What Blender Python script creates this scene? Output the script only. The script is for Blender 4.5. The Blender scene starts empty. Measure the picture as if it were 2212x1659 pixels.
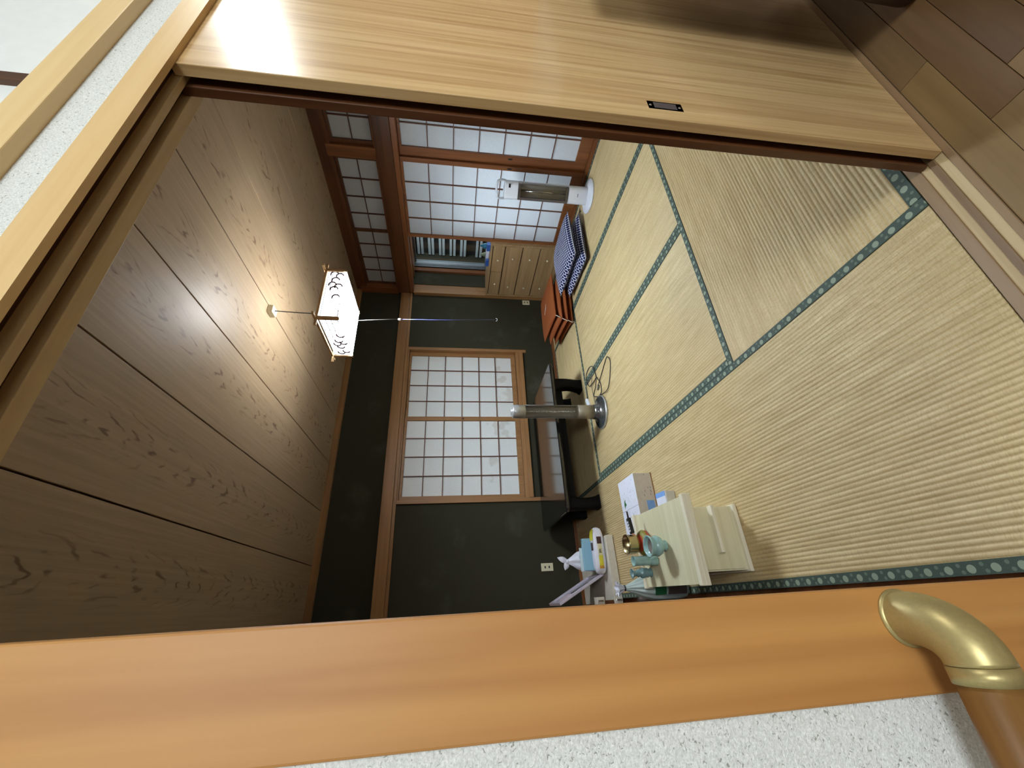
import bpy, math, random
from mathutils import Vector, Matrix
random.seed(7)
PI = math.pi
scn = bpy.context.scene
col = scn.collection

# ------------------------------------------------------------------ camera
CAM = Vector((0.0045, -0.4533, 1.2090))
RIGHT = Vector((-0.05516175, -0.13261684, -0.98963122))
DOWN = Vector((-0.87743794, 0.47944482, -0.01534051))
FWD = Vector((0.47650798, 0.86749377, -0.14281006))
cam = bpy.data.cameras.new('camera')
cam.sensor_fit = 'HORIZONTAL'
cam.sensor_width = 36.0
cam.lens = 882.05 / 2212 * 36.0
cam.clip_start = 0.02
camo = bpy.data.objects.new('camera', cam)
col.objects.link(camo)
up = -DOWN
bk = -FWD
camo.matrix_world = Matrix(((RIGHT.x, up.x, bk.x, CAM.x), (RIGHT.y, up.y, bk.y, CAM.y), (RIGHT.z, up.z, bk.z, CAM.z), (0, 0, 0, 1)))
scn.camera = camo

# ------------------------------------------------------------------ world, exposure, hallway lamp
w = bpy.data.worlds.new('world')
scn.world = w
w.use_nodes = True
w.node_tree.nodes['Background'].inputs['Color'].default_value = (0.05, 0.07, 0.10, 1)
w.node_tree.nodes['Background'].inputs['Strength'].default_value = 0.25
scn.view_settings.view_transform = 'Standard'
scn.view_settings.look = 'None'
scn.view_settings.gamma = 1.0
scn.view_settings.exposure = 0.12
scn.view_settings.use_curve_mapping = False

def area_light(name, loc, target, size, energy, color):
    l = bpy.data.lights.new(name, 'AREA')
    l.energy = energy
    l.color = color
    l.shape = 'SQUARE'
    l.size = size
    o = bpy.data.objects.new(name, l)
    col.objects.link(o)
    o.location = loc
    d = Vector(target) - Vector(loc)
    o.rotation_euler = d.to_track_quat('-Z', 'Y').to_euler()
    return o
HALL = area_light('hallway_ceiling_light', (0.36, -2.30, 2.30), (0.36, 0.4, 0.4), 0.90, 64.0, (0.92, 1.0, 1.06))
HALL2 = area_light('hallway_ceiling_light', (-1.25, -0.85, 2.40), (-1.25, -0.84, 0.0), 0.34, 3.0, (0.93, 1.0, 1.05))
HALL3 = area_light('hallway_ceiling_light', (2.95, -0.78, 2.36), (2.95, -0.77, 0.0), 0.50, 42.0, (0.97, 1.0, 1.0))

# ------------------------------------------------------------------ helpers
def lin(c):
    return tuple((v / 255 / 12.92) if v / 255 <= 0.04045 else ((v / 255 + 0.055) / 1.055) ** 2.4 for v in c)

class MB:
    """collects shapes, builds ONE mesh object"""
    def __init__(s):
        s.v = []; s.f = []; s.mi = []; s.cur = 0; s.sm = []; s.smooth = False
    def add(s, vs, fs):
        b = len(s.v)
        s.v += [tuple(p) for p in vs]
        for f in fs:
            s.f.append([i + b for i in f]); s.mi.append(s.cur); s.sm.append(s.smooth)
        return s
    def box(s, x0, x1, y0, y1, z0, z1):
        vs = [(x, y, z) for x in (x0, x1) for y in (y0, y1) for z in (z0, z1)]
        return s.add(vs, [(0, 1, 3, 2), (4, 6, 7, 5), (0, 4, 5, 1), (2, 3, 7, 6), (0, 2, 6, 4), (1, 5, 7, 3)])
    def prism(s, poly, a0, a1, axis='z'):
        n = len(poly)
        def P(p, a):
            return (p[0], p[1], a) if axis == 'z' else ((p[0], a, p[1]) if axis == 'y' else (a, p[0], p[1]))
        vs = [P(p, a0) for p in poly] + [P(p, a1) for p in poly]
        fs = [list(range(n))[::-1], list(range(n, 2 * n))] + [(i, (i + 1) % n, n + (i + 1) % n, n + i) for i in range(n)]
        return s.add(vs, fs)
    def lathe(s, prof, c=(0, 0, 0), n=32, sx=1, sy=1, axis='z'):
        vs = []; fs = []
        m = len(prof)
        for i in range(n):
            a = 2 * PI * i / n
            for r, h in prof:
                p = (r * math.cos(a) * sx, r * math.sin(a) * sy, h)
                if axis == 'y': p = (p[0], p[2], p[1])
                if axis == 'x': p = (p[2], p[0], p[1])
                vs.append((c[0] + p[0], c[1] + p[1], c[2] + p[2]))
        for i in range(n):
            j = (i + 1) % n
            for k in range(m - 1):
                fs.append((i * m + k, j * m + k, j * m + k + 1, i * m + k + 1))
        o = s.smooth; s.smooth = True
        s.add(vs, fs); s.smooth = o
        return s
    def tube(s, pts, r, n=8, cap=True):
        pts = [Vector(p) for p in pts]
        rs = r if isinstance(r, (list, tuple)) else [r] * len(pts)
        vs = []; fs = []
        t0 = (pts[1] - pts[0]).normalized()
        u = t0.cross(Vector((0, 0, 1)))
        if u.length < 1e-3: u = t0.cross(Vector((1, 0, 0)))
        u.normalize()
        for i, p in enumerate(pts):
            t = (pts[min(i + 1, len(pts) - 1)] - pts[max(i - 1, 0)])
            if t.length < 1e-9: t = t0
            t.normalize()
            u = u - t * u.dot(t)
            if u.length < 1e-6: u = t.orthogonal()
            u.normalize()
            b = t.cross(u)
            for k in range(n):
                a = 2 * PI * k / n
                vs.append(p + (u * math.cos(a) + b * math.sin(a)) * rs[i])
        for i in range(len(pts) - 1):
            for k in range(n):
                fs.append((i * n + k, i * n + (k + 1) % n, (i + 1) * n + (k + 1) % n, (i + 1) * n + k))
        if cap:
            fs.append(list(range(n))[::-1]); fs.append([(len(pts) - 1) * n + k for k in range(n)])
        o = s.smooth; s.smooth = True
        s.add(vs, fs); s.smooth = o
        return s
    def grid(s, fn, nu, nv, wrap_u=False):
        vs = [fn(i / (nu if wrap_u else nu), j / nv) for i in range(nu + (0 if wrap_u else 1)) for j in range(nv + 1)]
        m = nv + 1
        N = nu if wrap_u else nu + 1
        fs = []
        for i in range(nu):
            a = i; b = (i + 1) % N
            for j in range(nv):
                fs.append((a * m + j, b * m + j, b * m + j + 1, a * m + j + 1))
        o = s.smooth; s.smooth = True
        s.add(vs, fs); s.smooth = o
        return s
    def build(s, name, mat, parent=None, loc=None, rotz=0, bevel=0, recalc=False, sub=0):
        me = bpy.data.meshes.new(name)
        me.from_pydata(s.v, [], s.f)
        mats = mat if isinstance(mat, (list, tuple)) else [mat]
        for m_ in mats: me.materials.append(m_)
        me.polygons.foreach_set('material_index', s.mi)
        me.polygons.foreach_set('use_smooth', s.sm)
        me.update()
        o = bpy.data.objects.new(name, me)
        col.objects.link(o)
        if parent: o.parent = parent
        if loc: o.location = loc
        o.rotation_euler = (0, 0, rotz)
        if bevel:
            b = o.modifiers.new('bevel', 'BEVEL'); b.width = bevel; b.segments = 2; b.limit_method = 'ANGLE'; b.angle_limit = 0.7
        if sub:
            b = o.modifiers.new('sub', 'SUBSURF'); b.levels = sub; b.render_levels = sub
        return o

def box(x0, x1, y0, y1, z0, z1):
    return MB().box(x0, x1, y0, y1, z0, z1)
def cbox(name, x0, x1, y0, y1, z0, z1, mat, parent=None, bevel=0.0, ploc=(0, 0, 0)):
    """a box whose origin is its own centre (so that grain follows the piece)"""
    c = ((x0 + x1) / 2, (y0 + y1) / 2, (z0 + z1) / 2)
    return box(x0 - c[0], x1 - c[0], y0 - c[1], y1 - c[1], z0 - c[2], z1 - c[2]).build(name, mat, parent, (c[0] - ploc[0], c[1] - ploc[1], c[2] - ploc[2]), bevel=bevel)
def thing(name, label, cat, loc=(0, 0, 0), rotz=0, group=None):
    o = bpy.data.objects.new(name, None)
    o.empty_display_size = 0.1
    col.objects.link(o)
    o.location = loc; o.rotation_euler = (0, 0, rotz)
    o['label'] = label; o['category'] = cat
    if group: o['group'] = group
    return o
def tag(o, label, cat, group=None):
    o['label'] = label; o['category'] = cat
    if group: o['group'] = group
    return o
def struct(o, label=None, cat=None):
    o['kind'] = 'structure'
    if label: o['label'] = label
    if cat: o['category'] = cat
    return o
def sempty(name, label=None, cat=None):
    o = bpy.data.objects.new(name, None); col.objects.link(o); o.empty_display_size = 0.1
    return struct(o, label, cat)

# ------------------------------------------------------------------ materials
class NT:
    def __init__(s, name):
        s.m = bpy.data.materials.new(name); s.m.use_nodes = True
        s.t = s.m.node_tree; s.b = s.t.nodes['Principled BSDF']; s.out = s.t.nodes['Material Output']
    def n(s, typ, **k):
        x = s.t.nodes.new(typ)
        for a, v in k.items(): setattr(x, a, v)
        return x
    def l(s, a, b): s.t.links.new(a, b)
    def val(s, sock, v):
        if hasattr(v, 'is_linked') or isinstance(v, bpy.types.NodeSocket): s.l(v, sock)
        else: sock.default_value = v
    def math(s, op, a, b=0.0, c=0.0):
        x = s.n('ShaderNodeMath', operation=op)
        s.val(x.inputs[0], a); s.val(x.inputs[1], b); s.val(x.inputs[2], c)
        return x.outputs[0]
    def coords(s, kind='Object', scale=(1, 1, 1), rot=(0, 0, 0), rnd=True):
        tc = s.n('ShaderNodeTexCoord'); mp = s.n('ShaderNodeMapping')
        mp.inputs['Scale'].default_value = scale; mp.inputs['Rotation'].default_value = rot
        s.l(tc.outputs[kind], mp.inputs['Vector'])
        if rnd:
            oi = s.n('ShaderNodeObjectInfo'); cb = s.n('ShaderNodeCombineXYZ')
            r = s.math('MULTIPLY', oi.outputs['Random'], 37.0)
            for k in range(3): s.l(r, cb.inputs[k])
            s.l(cb.outputs[0], mp.inputs['Location'])
        return mp.outputs[0]
    def noise(s, vec, scale, detail=3, rough=0.5, dist=0):
        x = s.n('ShaderNodeTexNoise'); s.l(vec, x.inputs['Vector'])
        x.inputs['Scale'].default_value = scale; x.inputs['Detail'].default_value = detail
        x.inputs['Roughness'].default_value = rough; x.inputs['Distortion'].default_value = dist
        return x.outputs['Fac']
    def ramp(s, fac, stops):
        x = s.n('ShaderNodeValToRGB'); s.l(fac, x.inputs['Fac'])
        e = x.color_ramp.elements
        while len(e) > len(stops): e.remove(e[-1])
        while len(e) < len(stops): e.new(0.5)
        for q, (p, c) in zip(e, stops):
            q.position = p; q.color = (*c, 1) if len(c) == 3 else c
        return x.outputs['Color']
    def mix(s, fac, a, b, mode='MIX'):
        x = s.n('ShaderNodeMix', data_type='RGBA', blend_type=mode)
        s.val(x.inputs[0], fac)
        for sock, v in ((x.inputs[6], a), (x.inputs[7], b)):
            if isinstance(v, tuple): sock.default_value = (*v, 1) if len(v) == 3 else v
            else: s.l(v, sock)
        return x.outputs[2]
    def bump(s, h, strength=0.2, dist=0.01):
        x = s.n('ShaderNodeBump'); s.l(h, x.inputs['Height'])
        x.inputs['Strength'].default_value = strength; x.inputs['Distance'].default_value = dist
        s.l(x.outputs['Normal'], s.b.inputs['Normal'])
    def base(s, c, rough=0.5, metal=0.0, coat=0.0, spec=None):
        if isinstance(c, tuple): s.b.inputs['Base Color'].default_value = (*c, 1)
        else: s.l(c, s.b.inputs['Base Color'])
        s.b.inputs['Roughness'].default_value = rough; s.b.inputs['Metallic'].default_value = metal
        s.b.inputs['Coat Weight'].default_value = coat
        s.b.inputs['Coat Roughness'].default_value = 0.15
        if spec is not None: s.b.inputs['Specular IOR Level'].default_value = spec
        return s.m

def plain(name, rgb, rough=0.5, metal=0.0, coat=0.0, var=0.06, scale=40.0, bump=0.0, spec=None):
    t = NT(name)
    v = t.coords('Object')
    f = t.noise(v, scale, 3)
    c = lin(rgb)
    lo = tuple(x * (1 - var) for x in c); hi = tuple(min(1, x * (1 + var)) for x in c)
    if bump: t.bump(f, bump, 0.004)
    return t.base(t.ramp(f, [(0.3, lo), (0.7, hi)]), rough, metal, coat, spec)

def wood(name, c1, c2, axis='z', fine=60.0, long=1.6, rough=0.4, coat=0.0, big=0.5, dark=None):
    """grain stretched along one axis of the piece"""
    t = NT(name)
    sc = {'x': (long, fine, fine), 'y': (fine, long, fine), 'z': (fine, fine, long)}[axis]
    v = t.coords('Object', sc)
    g = t.noise(v, 1.0, 5, 0.6, 0.3)
    sc2 = tuple(q * 0.16 for q in sc)
    v2 = t.coords('Object', sc2)
    g2 = t.noise(v2, 1.0, 3, 0.55, 1.2)
    a = t.ramp(g, [(0.30, lin(c2)), (0.62, lin(c1))])
    b = t.ramp(g2, [(0.32, lin(c2)), (0.60, lin(c1))])
    c = t.mix(big, a, b)
    if dark:
        g3 = t.noise(t.coords('Object', tuple(q * 0.09 for q in sc)), 1.0, 3, 0.5, 3.0)
        m = t.ramp(g3, [(0.52, (0, 0, 0)), (0.60, (1, 1, 1)), (0.64, (0.2, 0.2, 0.2))])
        c = t.mix(t.math('MULTIPLY', m, 0.35), c, lin(dark))
    t.bump(g, 0.05, 0.002)
    return t.base(c, rough, 0, coat)

M = {}
POST1, POST2 = (204, 152, 86), (176, 120, 58)
for ax in 'xyz':
    M['post_' + ax] = wood('post_wood_' + ax, POST1, POST2, ax, 26, 1.2, 0.5, 0.0, 0.6, dark=(140, 78, 36))
    M['header_' + ax] = wood('header_wood_' + ax, (236, 206, 150), (218, 180, 122), ax, 30, 1.4, 0.42, 0.05)
    M['old_' + ax] = wood('old_wood_' + ax, (146, 92, 52), (98, 54, 26), ax, 34, 1.4, 0.38, 0.1)
    M['dark_' + ax] = wood('dark_wood_' + ax, (104, 64, 36), (64, 36, 18), ax, 34, 1.4, 0.36, 0.1)
    M['frame_' + ax] = wood('window_wood_' + ax, (166, 122, 76), (128, 88, 48), ax, 36, 1.5, 0.5, 0.0)
    M['sill_' + ax] = wood('sill_wood_' + ax, (152, 124, 92), (114, 88, 62), ax, 40, 1.5, 0.42, 0.1)
    M['chest_' + ax] = wood('chest_wood_' + ax, (178, 148, 106), (138, 108, 70), ax, 50, 1.6, 0.5)
    M['pale_' + ax] = wood('pale_wood_' + ax, (228, 222, 188), (206, 198, 158), ax, 55, 1.6, 0.5)
    M['trimpale_' + ax] = wood('pale_trim_wood_' + ax, (240, 234, 212), (224, 214, 184), ax, 55, 1.6, 0.5)
M['door'] = wood('door_veneer', (222, 190, 138), (192, 152, 98), 'z', 95, 2.0, 0.30, 0.6, 0.4, dark=(150, 104, 58))
M['kumiko'] = plain('lattice_wood', (104, 62, 38), 0.5)
M['kumiko_dark'] = plain('lattice_wood_dark', (84, 44, 26), 0.5)
M['groove'] = plain('groove_wood', (70, 40, 22), 0.6)
M['ridge'] = wood('ridge_wood', (206, 182, 138), (178, 150, 106), 'x', 40, 1.4, 0.5)

def mat_speckle():
    t = NT('speckled_plaster')
    v = t.coords('Object', rnd=False)
    f = t.noise(v, 290, 2, 0.5, 0.8)
    f2 = t.noise(v, 420, 2, 0.6, 0.5)
    base = t.ramp(f2, [(0.3, lin((206, 208, 202))), (0.7, lin((238, 240, 236)))])
    m = t.ramp(f, [(0.30, (1, 1, 1)), (0.37, (0, 0, 0))])
    c = t.mix(t.math('MULTIPLY', m, 0.75), base, lin((122, 122, 108)))
    m2 = t.ramp(f, [(0.66, (0, 0, 0)), (0.72, (1, 1, 1))])
    c = t.mix(t.math('MULTIPLY', m2, 0.8), c, lin((250, 250, 246)))
    t.bump(f, 0.5, 0.003)
    return t.base(c, 0.9)
M['speckle'] = mat_speckle()
M['white_wall'] = plain('white_panel', (232, 234, 230), 0.6, var=0.02)

def mat_green():
    t = NT('dark_green_plaster')
    v = t.coords('Object', rnd=False)
    f = t.noise(v, 300, 3); f2 = t.noise(v, 2.2, 4, 0.6)
    c = t.ramp(f, [(0.3, lin((52, 50, 39))), (0.7, lin((64, 62, 49)))])
    m = t.ramp(f2, [(0.58, (0, 0, 0)), (0.75, (1, 1, 1))])
    c = t.mix(t.math('MULTIPLY', m, 0.22), c, lin((112, 112, 98)))
    t.bump(f, 0.3, 0.002)
    return t.base(c, 0.95, spec=0.2)
M['green'] = mat_green()

def mat_tatami():
    t = NT('tatami_rush')
    v = t.coords('Object', (3, 30, 30))
    f = t.noise(v, 1.6, 4)
    big = t.noise(t.coords('Object'), 1.6, 2)
    tc = t.n('ShaderNodeTexCoord'); sp = t.n('ShaderNodeSeparateXYZ'); t.l(tc.outputs['Object'], sp.inputs[0])
    # stitched rush marks across the ridges
    st = t.noise(t.coords('Object', (330, 66, 1)), 1.0, 1)
    c = t.ramp(f, [(0.3, lin((190, 168, 120))), (0.7, lin((216, 196, 150)))])
    c = t.mix(t.math('MULTIPLY', t.ramp(big, [(0.35, (0, 0, 0)), (0.65, (1, 1, 1))]), 0.35), c, lin((200, 174, 124)))
    c = t.mix(t.math('MULTIPLY', t.ramp(st, [(0.45, (0, 0, 0)), (0.7, (1, 1, 1))]), 0.35), c, lin((168, 138, 92)))
    t.bump(st, 0.25, 0.001)
    return t.base(c, 0.5, spec=0.5)
M['tatami'] = mat_tatami()

def mat_heri():
    """cloth edging: medallions along local X, strip width along local Y (object origin on the strip's axis)"""
    t = NT('tatami_edge_cloth')
    tc = t.n('ShaderNodeTexCoord'); sp = t.n('ShaderNodeSeparateXYZ'); t.l(tc.outputs['Object'], sp.inputs[0])
    x, y = sp.outputs[0], sp.outputs[1]
    def discs(period, off, cy, r):
        fx = t.math('SUBTRACT', t.math('FRACT', t.math('ADD', t.math('DIVIDE', x, period), off)), 0.5)
        dx = t.math('MULTIPLY', fx, period)
        dy = t.math('SUBTRACT', y, cy)
        d = t.math('SQRT', t.math('ADD', t.math('MULTIPLY', dx, dx), t.math('MULTIPLY', dy, dy)))
        return t.math('LESS_THAN', d, r)
    big = discs(0.05, 0.0, 0.002, 0.0095)
    sm1 = discs(0.05, 0.5, -0.007, 0.0045)
    sm2 = discs(0.05, 0.62, 0.008, 0.0045)
    n = t.noise(t.coords('Object'), 700, 2)
    c = t.ramp(n, [(0.3, lin((50, 64, 56))), (0.7, lin((74, 90, 80)))])
    c = t.mix(t.math('MULTIPLY', big, 0.8), c, lin((150, 164, 142)))
    c = t.mix(t.math('MULTIPLY', t.math('MAXIMUM', sm1, sm2), 0.45), c, lin((124, 140, 122)))
    return t.base(c, 0.7)
M['heri'] = mat_heri()

def mat_ceiling():
    t = NT('ceiling_board_print')
    tc = t.n('ShaderNodeTexCoord'); sp = t.n('ShaderNodeSeparateXYZ'); t.l(tc.outputs['Object'], sp.inputs[0])
    oi = t.n('ShaderNodeObjectInfo')
    rnd = oi.outputs['Random']
    x, y = sp.outputs[0], sp.outputs[1]
    yy = t.math('ADD', y, t.math('MULTIPLY', rnd, 23.0))
    xc = t.math('ADD', x, t.math('MULTIPLY', t.math('SUBTRACT', rnd, 0.5), 0.10))
    cb = t.n('ShaderNodeCombineXYZ'); t.l(xc, cb.inputs[0]); t.l(yy, cb.inputs[1])
    vec = cb.outputs[0]
    mp = t.n('ShaderNodeMapping'); t.l(vec, mp.inputs['Vector']); mp.inputs['Scale'].default_value = (9, 2.2, 1)
    wob = t.noise(mp.outputs[0], 1.0, 3, 0.6)
    par = t.math('MULTIPLY', t.math('MULTIPLY', xc, xc), 60.0)
    f = t.math('ADD', t.math('ADD', t.math('MULTIPLY', yy, 2.6), par), t.math('MULTIPLY', wob, 1.3))
    s = t.math('SINE', t.math('MULTIPLY', f, 20.0))
    m1 = t.ramp(s, [(0.55, (0, 0, 0)), (0.95, (1, 1, 1))])
    m2 = t.ramp(t.math('ABSOLUTE', xc), [(0.03, (1, 1, 1)), (0.12, (0, 0, 0))])
    mp2 = t.n('ShaderNodeMapping'); t.l(vec, mp2.inputs['Vector']); mp2.inputs['Scale'].default_value = (30, 6.0, 1)
    br = t.noise(mp2.outputs[0], 1.0, 2, 0.5)
    m3 = t.ramp(br, [(0.48, (0, 0, 0)), (0.60, (1, 1, 1))])
    mask = t.math('MULTIPLY', t.math('MULTIPLY', m1, m2), m3)
    mp3 = t.n('ShaderNodeMapping'); t.l(vec, mp3.inputs['Vector']); mp3.inputs['Scale'].default_value = (70, 1.6, 1)
    g = t.noise(mp3.outputs[0], 1.0, 4, 0.6)
    c = t.ramp(g, [(0.25, lin((158, 136, 108))), (0.75, lin((178, 154, 124)))])
    c = t.mix(t.math('MULTIPLY', mask, 0.8), c, lin((98, 68, 48)))
    return t.base(c, 0.5, spec=0.5)
M['ceiling'] = mat_ceiling()

def mat_paper(name, a, b, stain=False, transl=0.0):
    t = NT(name)
    v = t.coords('Object')
    f = t.noise(v, 140, 4, 0.7)
    c = t.ramp(f, [(0.25, lin(a)), (0.75, lin(b))])
    if stain:
        v2 = t.coords('Object')
        d = t.noise(v2, 7, 2)
        c = t.mix(t.math('MULTIPLY', t.ramp(d, [(0.55, (0, 0, 0)), (0.62, (1, 1, 1))]), 0.35), c, lin((176, 168, 150)))
    if transl:
        t.base(c, 0.9, spec=0.15)
        tr = t.n('ShaderNodeBsdfTranslucent'); t.l(c, tr.inputs['Color'])
        mx = t.n('ShaderNodeMixShader'); mx.inputs[0].default_value = transl
        t.l(t.b.outputs[0], mx.inputs[1]); t.l(tr.outputs[0], mx.inputs[2]); t.l(mx.outputs[0], t.out.inputs['Surface'])
        return t.m
    return t.base(c, 0.9, spec=0.15)
M['paper'] = mat_paper('shoji_paper', (204, 206, 208), (222, 224, 226), transl=0.35)
M['paper_window'] = mat_paper('window_paper', (220, 222, 220), (234, 236, 234))
M['paper_stain'] = mat_paper('shoji_paper_stained', (220, 222, 220), (234, 236, 234), True)

def mat_glass(name, tint=(1, 1, 1), gloss=0.08, rough=0.02):
    t = NT(name)
    tr = t.n('ShaderNodeBsdfTransparent'); tr.inputs[0].default_value = (*tint, 1)
    gl = t.n('ShaderNodeBsdfGlossy'); gl.inputs['Roughness'].default_value = rough
    fr = t.n('ShaderNodeLayerWeight'); fr.inputs['Blend'].default_value = 0.25
    mx = t.n('ShaderNodeMixShader')
    t.l(t.math('ADD', t.math('MULTIPLY', fr.outputs['Fresnel'], 0.8), gloss), mx.inputs[0])
    t.l(tr.outputs[0], mx.inputs[1]); t.l(gl.outputs[0], mx.inputs[2])
    t.l(mx.outputs[0], t.out.inputs['Surface'])
    return t.m
M['glass'] = mat_glass('window_glass', (0.9, 0.94, 0.94), 0.05)
M['tube_glass'] = mat_glass('heater_glass', (0.97, 0.97, 0.97), 0.03, 0.05)
M['clear_plastic'] = mat_glass('clear_plastic', (0.93, 0.94, 0.96), 0.16, 0.12)

def emit(name, rgb, strength):
    t = NT(name)
    e = t.n('ShaderNodeEmission'); e.inputs[0].default_value = (*rgb, 1); e.inputs[1].default_value = strength
    t.l(e.outputs[0], t.out.inputs['Surface'])
    return t.m
M['lamp_paper'] = emit('lit_lamp_paper', (0.87, 1.0, 1.12), 82.0)
M['lamp_side'] = emit('lit_lamp_side_paper', (0.92, 1.0, 1.07), 4.0)
M['lamp_tube'] = emit('lit_lamp_tube', (0.98, 1.0, 1.0), 165.0)

M['lacquer'] = plain('black_lacquer', (16, 14, 14), 0.12, 0, 0.6, var=0.1)
M['lacquer_shade'] = plain('black_lacquer_shade', (12, 11, 11), 0.55, spec=0.15)  # darker matte copy of the lacquer, stands in for underside shade
M['black'] = plain('black_plastic', (22, 22, 24), 0.45)
M['dark_brown'] = plain('dark_brown_paint', (40, 18, 14), 0.5)
M['white_plastic'] = plain('white_plastic', (226, 230, 238), 0.35, var=0.02)
M['silver'] = plain('silver_paint', (176, 176, 174), 0.34, 0.55, var=0.04)
M['silver_warm'] = plain('silver_warm_paint', (156, 148, 132), 0.38, 0.5, var=0.04)
M['chrome'] = plain('polished_metal', (206, 206, 204), 0.22, 1.0, var=0.02)
M['reflector'] = plain('reflector_metal', (172, 166, 152), 0.35, 0.25, var=0.05)
M['alu'] = plain('aluminium', (146, 152, 156), 0.42, 0.7, var=0.05)
M['smoke'] = plain('smoked_panel', (92, 84, 82), 0.3)
M['gold'] = plain('champagne_metal', (176, 160, 108), 0.40, 0.55, var=0.05, scale=300)
M['rail'] = wood('rail_wood', (132, 94, 48), (106, 72, 34), 'x', 60, 1.5, 0.4, 0.2)
M['brass'] = plain('brass', (190, 172, 130), 0.25, 1.0, var=0.05)
M['celadon'] = plain('celadon_glaze', (150, 186, 182), 0.2, 0, 0.5, var=0.10, scale=60)
M['celadon_dark'] = plain('celadon_glaze_dark', (118, 152, 154), 0.2, 0, 0.5, var=0.15, scale=60)
M['ash'] = plain('grey_ash', (120, 112, 106), 0.95, var=0.3, scale=400)
M['brown_cloth'] = plain('brown_cushion_cloth', (150, 82, 44), 0.85, var=0.10, scale=260, bump=0.2, spec=0.2)
M['string'] = plain('white_string', (224, 218, 208), 0.8)
M['outlet'] = plain('cream_plastic', (226, 218, 184), 0.4, var=0.02)
M['cord'] = plain('black_cord', (30, 28, 28), 0.5)
M['cord_grey'] = plain('grey_cord', (112, 104, 96), 0.5)
M['cardboard'] = plain('cardboard', (150, 112, 70), 0.85)
M['white_card'] = plain('white_card', (226, 228, 240), 0.6, var=0.03)
M['blue_card'] = plain('light_blue_card', (146, 192, 212), 0.6, var=0.03)
M['bag_white'] = plain('thin_white_plastic', (222, 224, 236), 0.35, var=0.05, scale=20)
M['bag_green'] = plain('pale_green_plastic', (184, 200, 194), 0.3, var=0.14, scale=14)
M['green_print'] = plain('green_print', (34, 104, 62), 0.6)
M['grey_print'] = plain('grey_print', (116, 118, 128), 0.7)
M['blue_print'] = plain('blue_print', (120, 164, 226), 0.6)
M['teal'] = plain('teal_plastic', (16, 96, 122), 0.35)
M['blue'] = plain('blue_plastic', (54, 96, 170), 0.4)
M['olive'] = plain('olive_plastic', (104, 112, 84), 0.5)
M['yellow'] = plain('yellow_print', (214, 206, 60), 0.4)
M['orange'] = plain('orange_print', (208, 150, 60), 0.4)
M['brown_print'] = plain('brown_print', (74, 44, 38), 0.4)
M['cream_print'] = plain('cream_print', (218, 212, 170), 0.4)
M['ink'] = plain('black_print', (26, 24, 22), 0.6)
M['red_cloth'] = plain('red_brocade', (176, 62, 34), 0.5, var=0.15, scale=120)
M['olive_cloth'] = plain('olive_brocade', (136, 128, 48), 0.5, var=0.2, scale=120)
M['frame_white'] = plain('silver_frame', (210, 202, 216), 0.3, 0.2)
M['night'] = plain('dark_shutter', (46, 46, 46), 0.6)
M['slat'] = plain('white_slat', (228, 236, 240), 0.5)
M['tinted_wall'] = plain('stand_white', (206, 200, 184), 0.5)
M['lamp_frame'] = plain('lamp_wood', (186, 150, 106), 0.5)
M['lamp_print'] = plain('lamp_print', (96, 62, 66), 0.8)
M['lamp_line'] = plain('lamp_line', (150, 160, 160), 0.8)

def mat_navy():
    t = NT('navy_check_cloth')
    tc = t.n('ShaderNodeTexCoord'); sp = t.n('ShaderNodeSeparateXYZ'); t.l(tc.outputs['UV'], sp.inputs[0])
    k = 19.0
    a = t.math('MULTIPLY', sp.outputs[0], k); b = t.math('MULTIPLY', sp.outputs[1], k)
    row = t.math('FLOOR', b)
    a2 = t.math('ADD', a, t.math('MULTIPLY', t.math('MODULO', row, 2.0), 0.5))
    fx = t.math('SUBTRACT', t.math('FRACT', a2), 0.5); fy = t.math('SUBTRACT', t.math('FRACT', b), 0.5)
    d = t.math('ADD', t.math('MULTIPLY', fx, fx), t.math('MULTIPLY', fy, fy))
    m = t.math('LESS_THAN', d, 0.215)
    c = t.mix(m, lin((214, 216, 232)), lin((32, 40, 84)))
    return t.base(c, 0.85, spec=0.2)
M['navy'] = mat_navy()

def mat_photo():
    t = NT('framed_picture_print')
    v = t.coords('Object', rnd=False)
    f = t.noise(v, 9, 3)
    c = t.ramp(f, [(0.35, lin((70, 68, 72))), (0.62, lin((186, 184, 194)))])
    return t.base(c, 0.12, 0, 0.5)
M['photo'] = mat_photo()

# ------------------------------------------------------------------ room shell
ZC = 2.38
XR = 3.50
YB = 3.58
# floor slab (hallway and room), carrying the tatami mats and the hallway floorboards
floor = struct(box(-2.3, 4.6, -3.07, 3.95, -0.16, -0.052).build('floor', M['old_x']))

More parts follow.
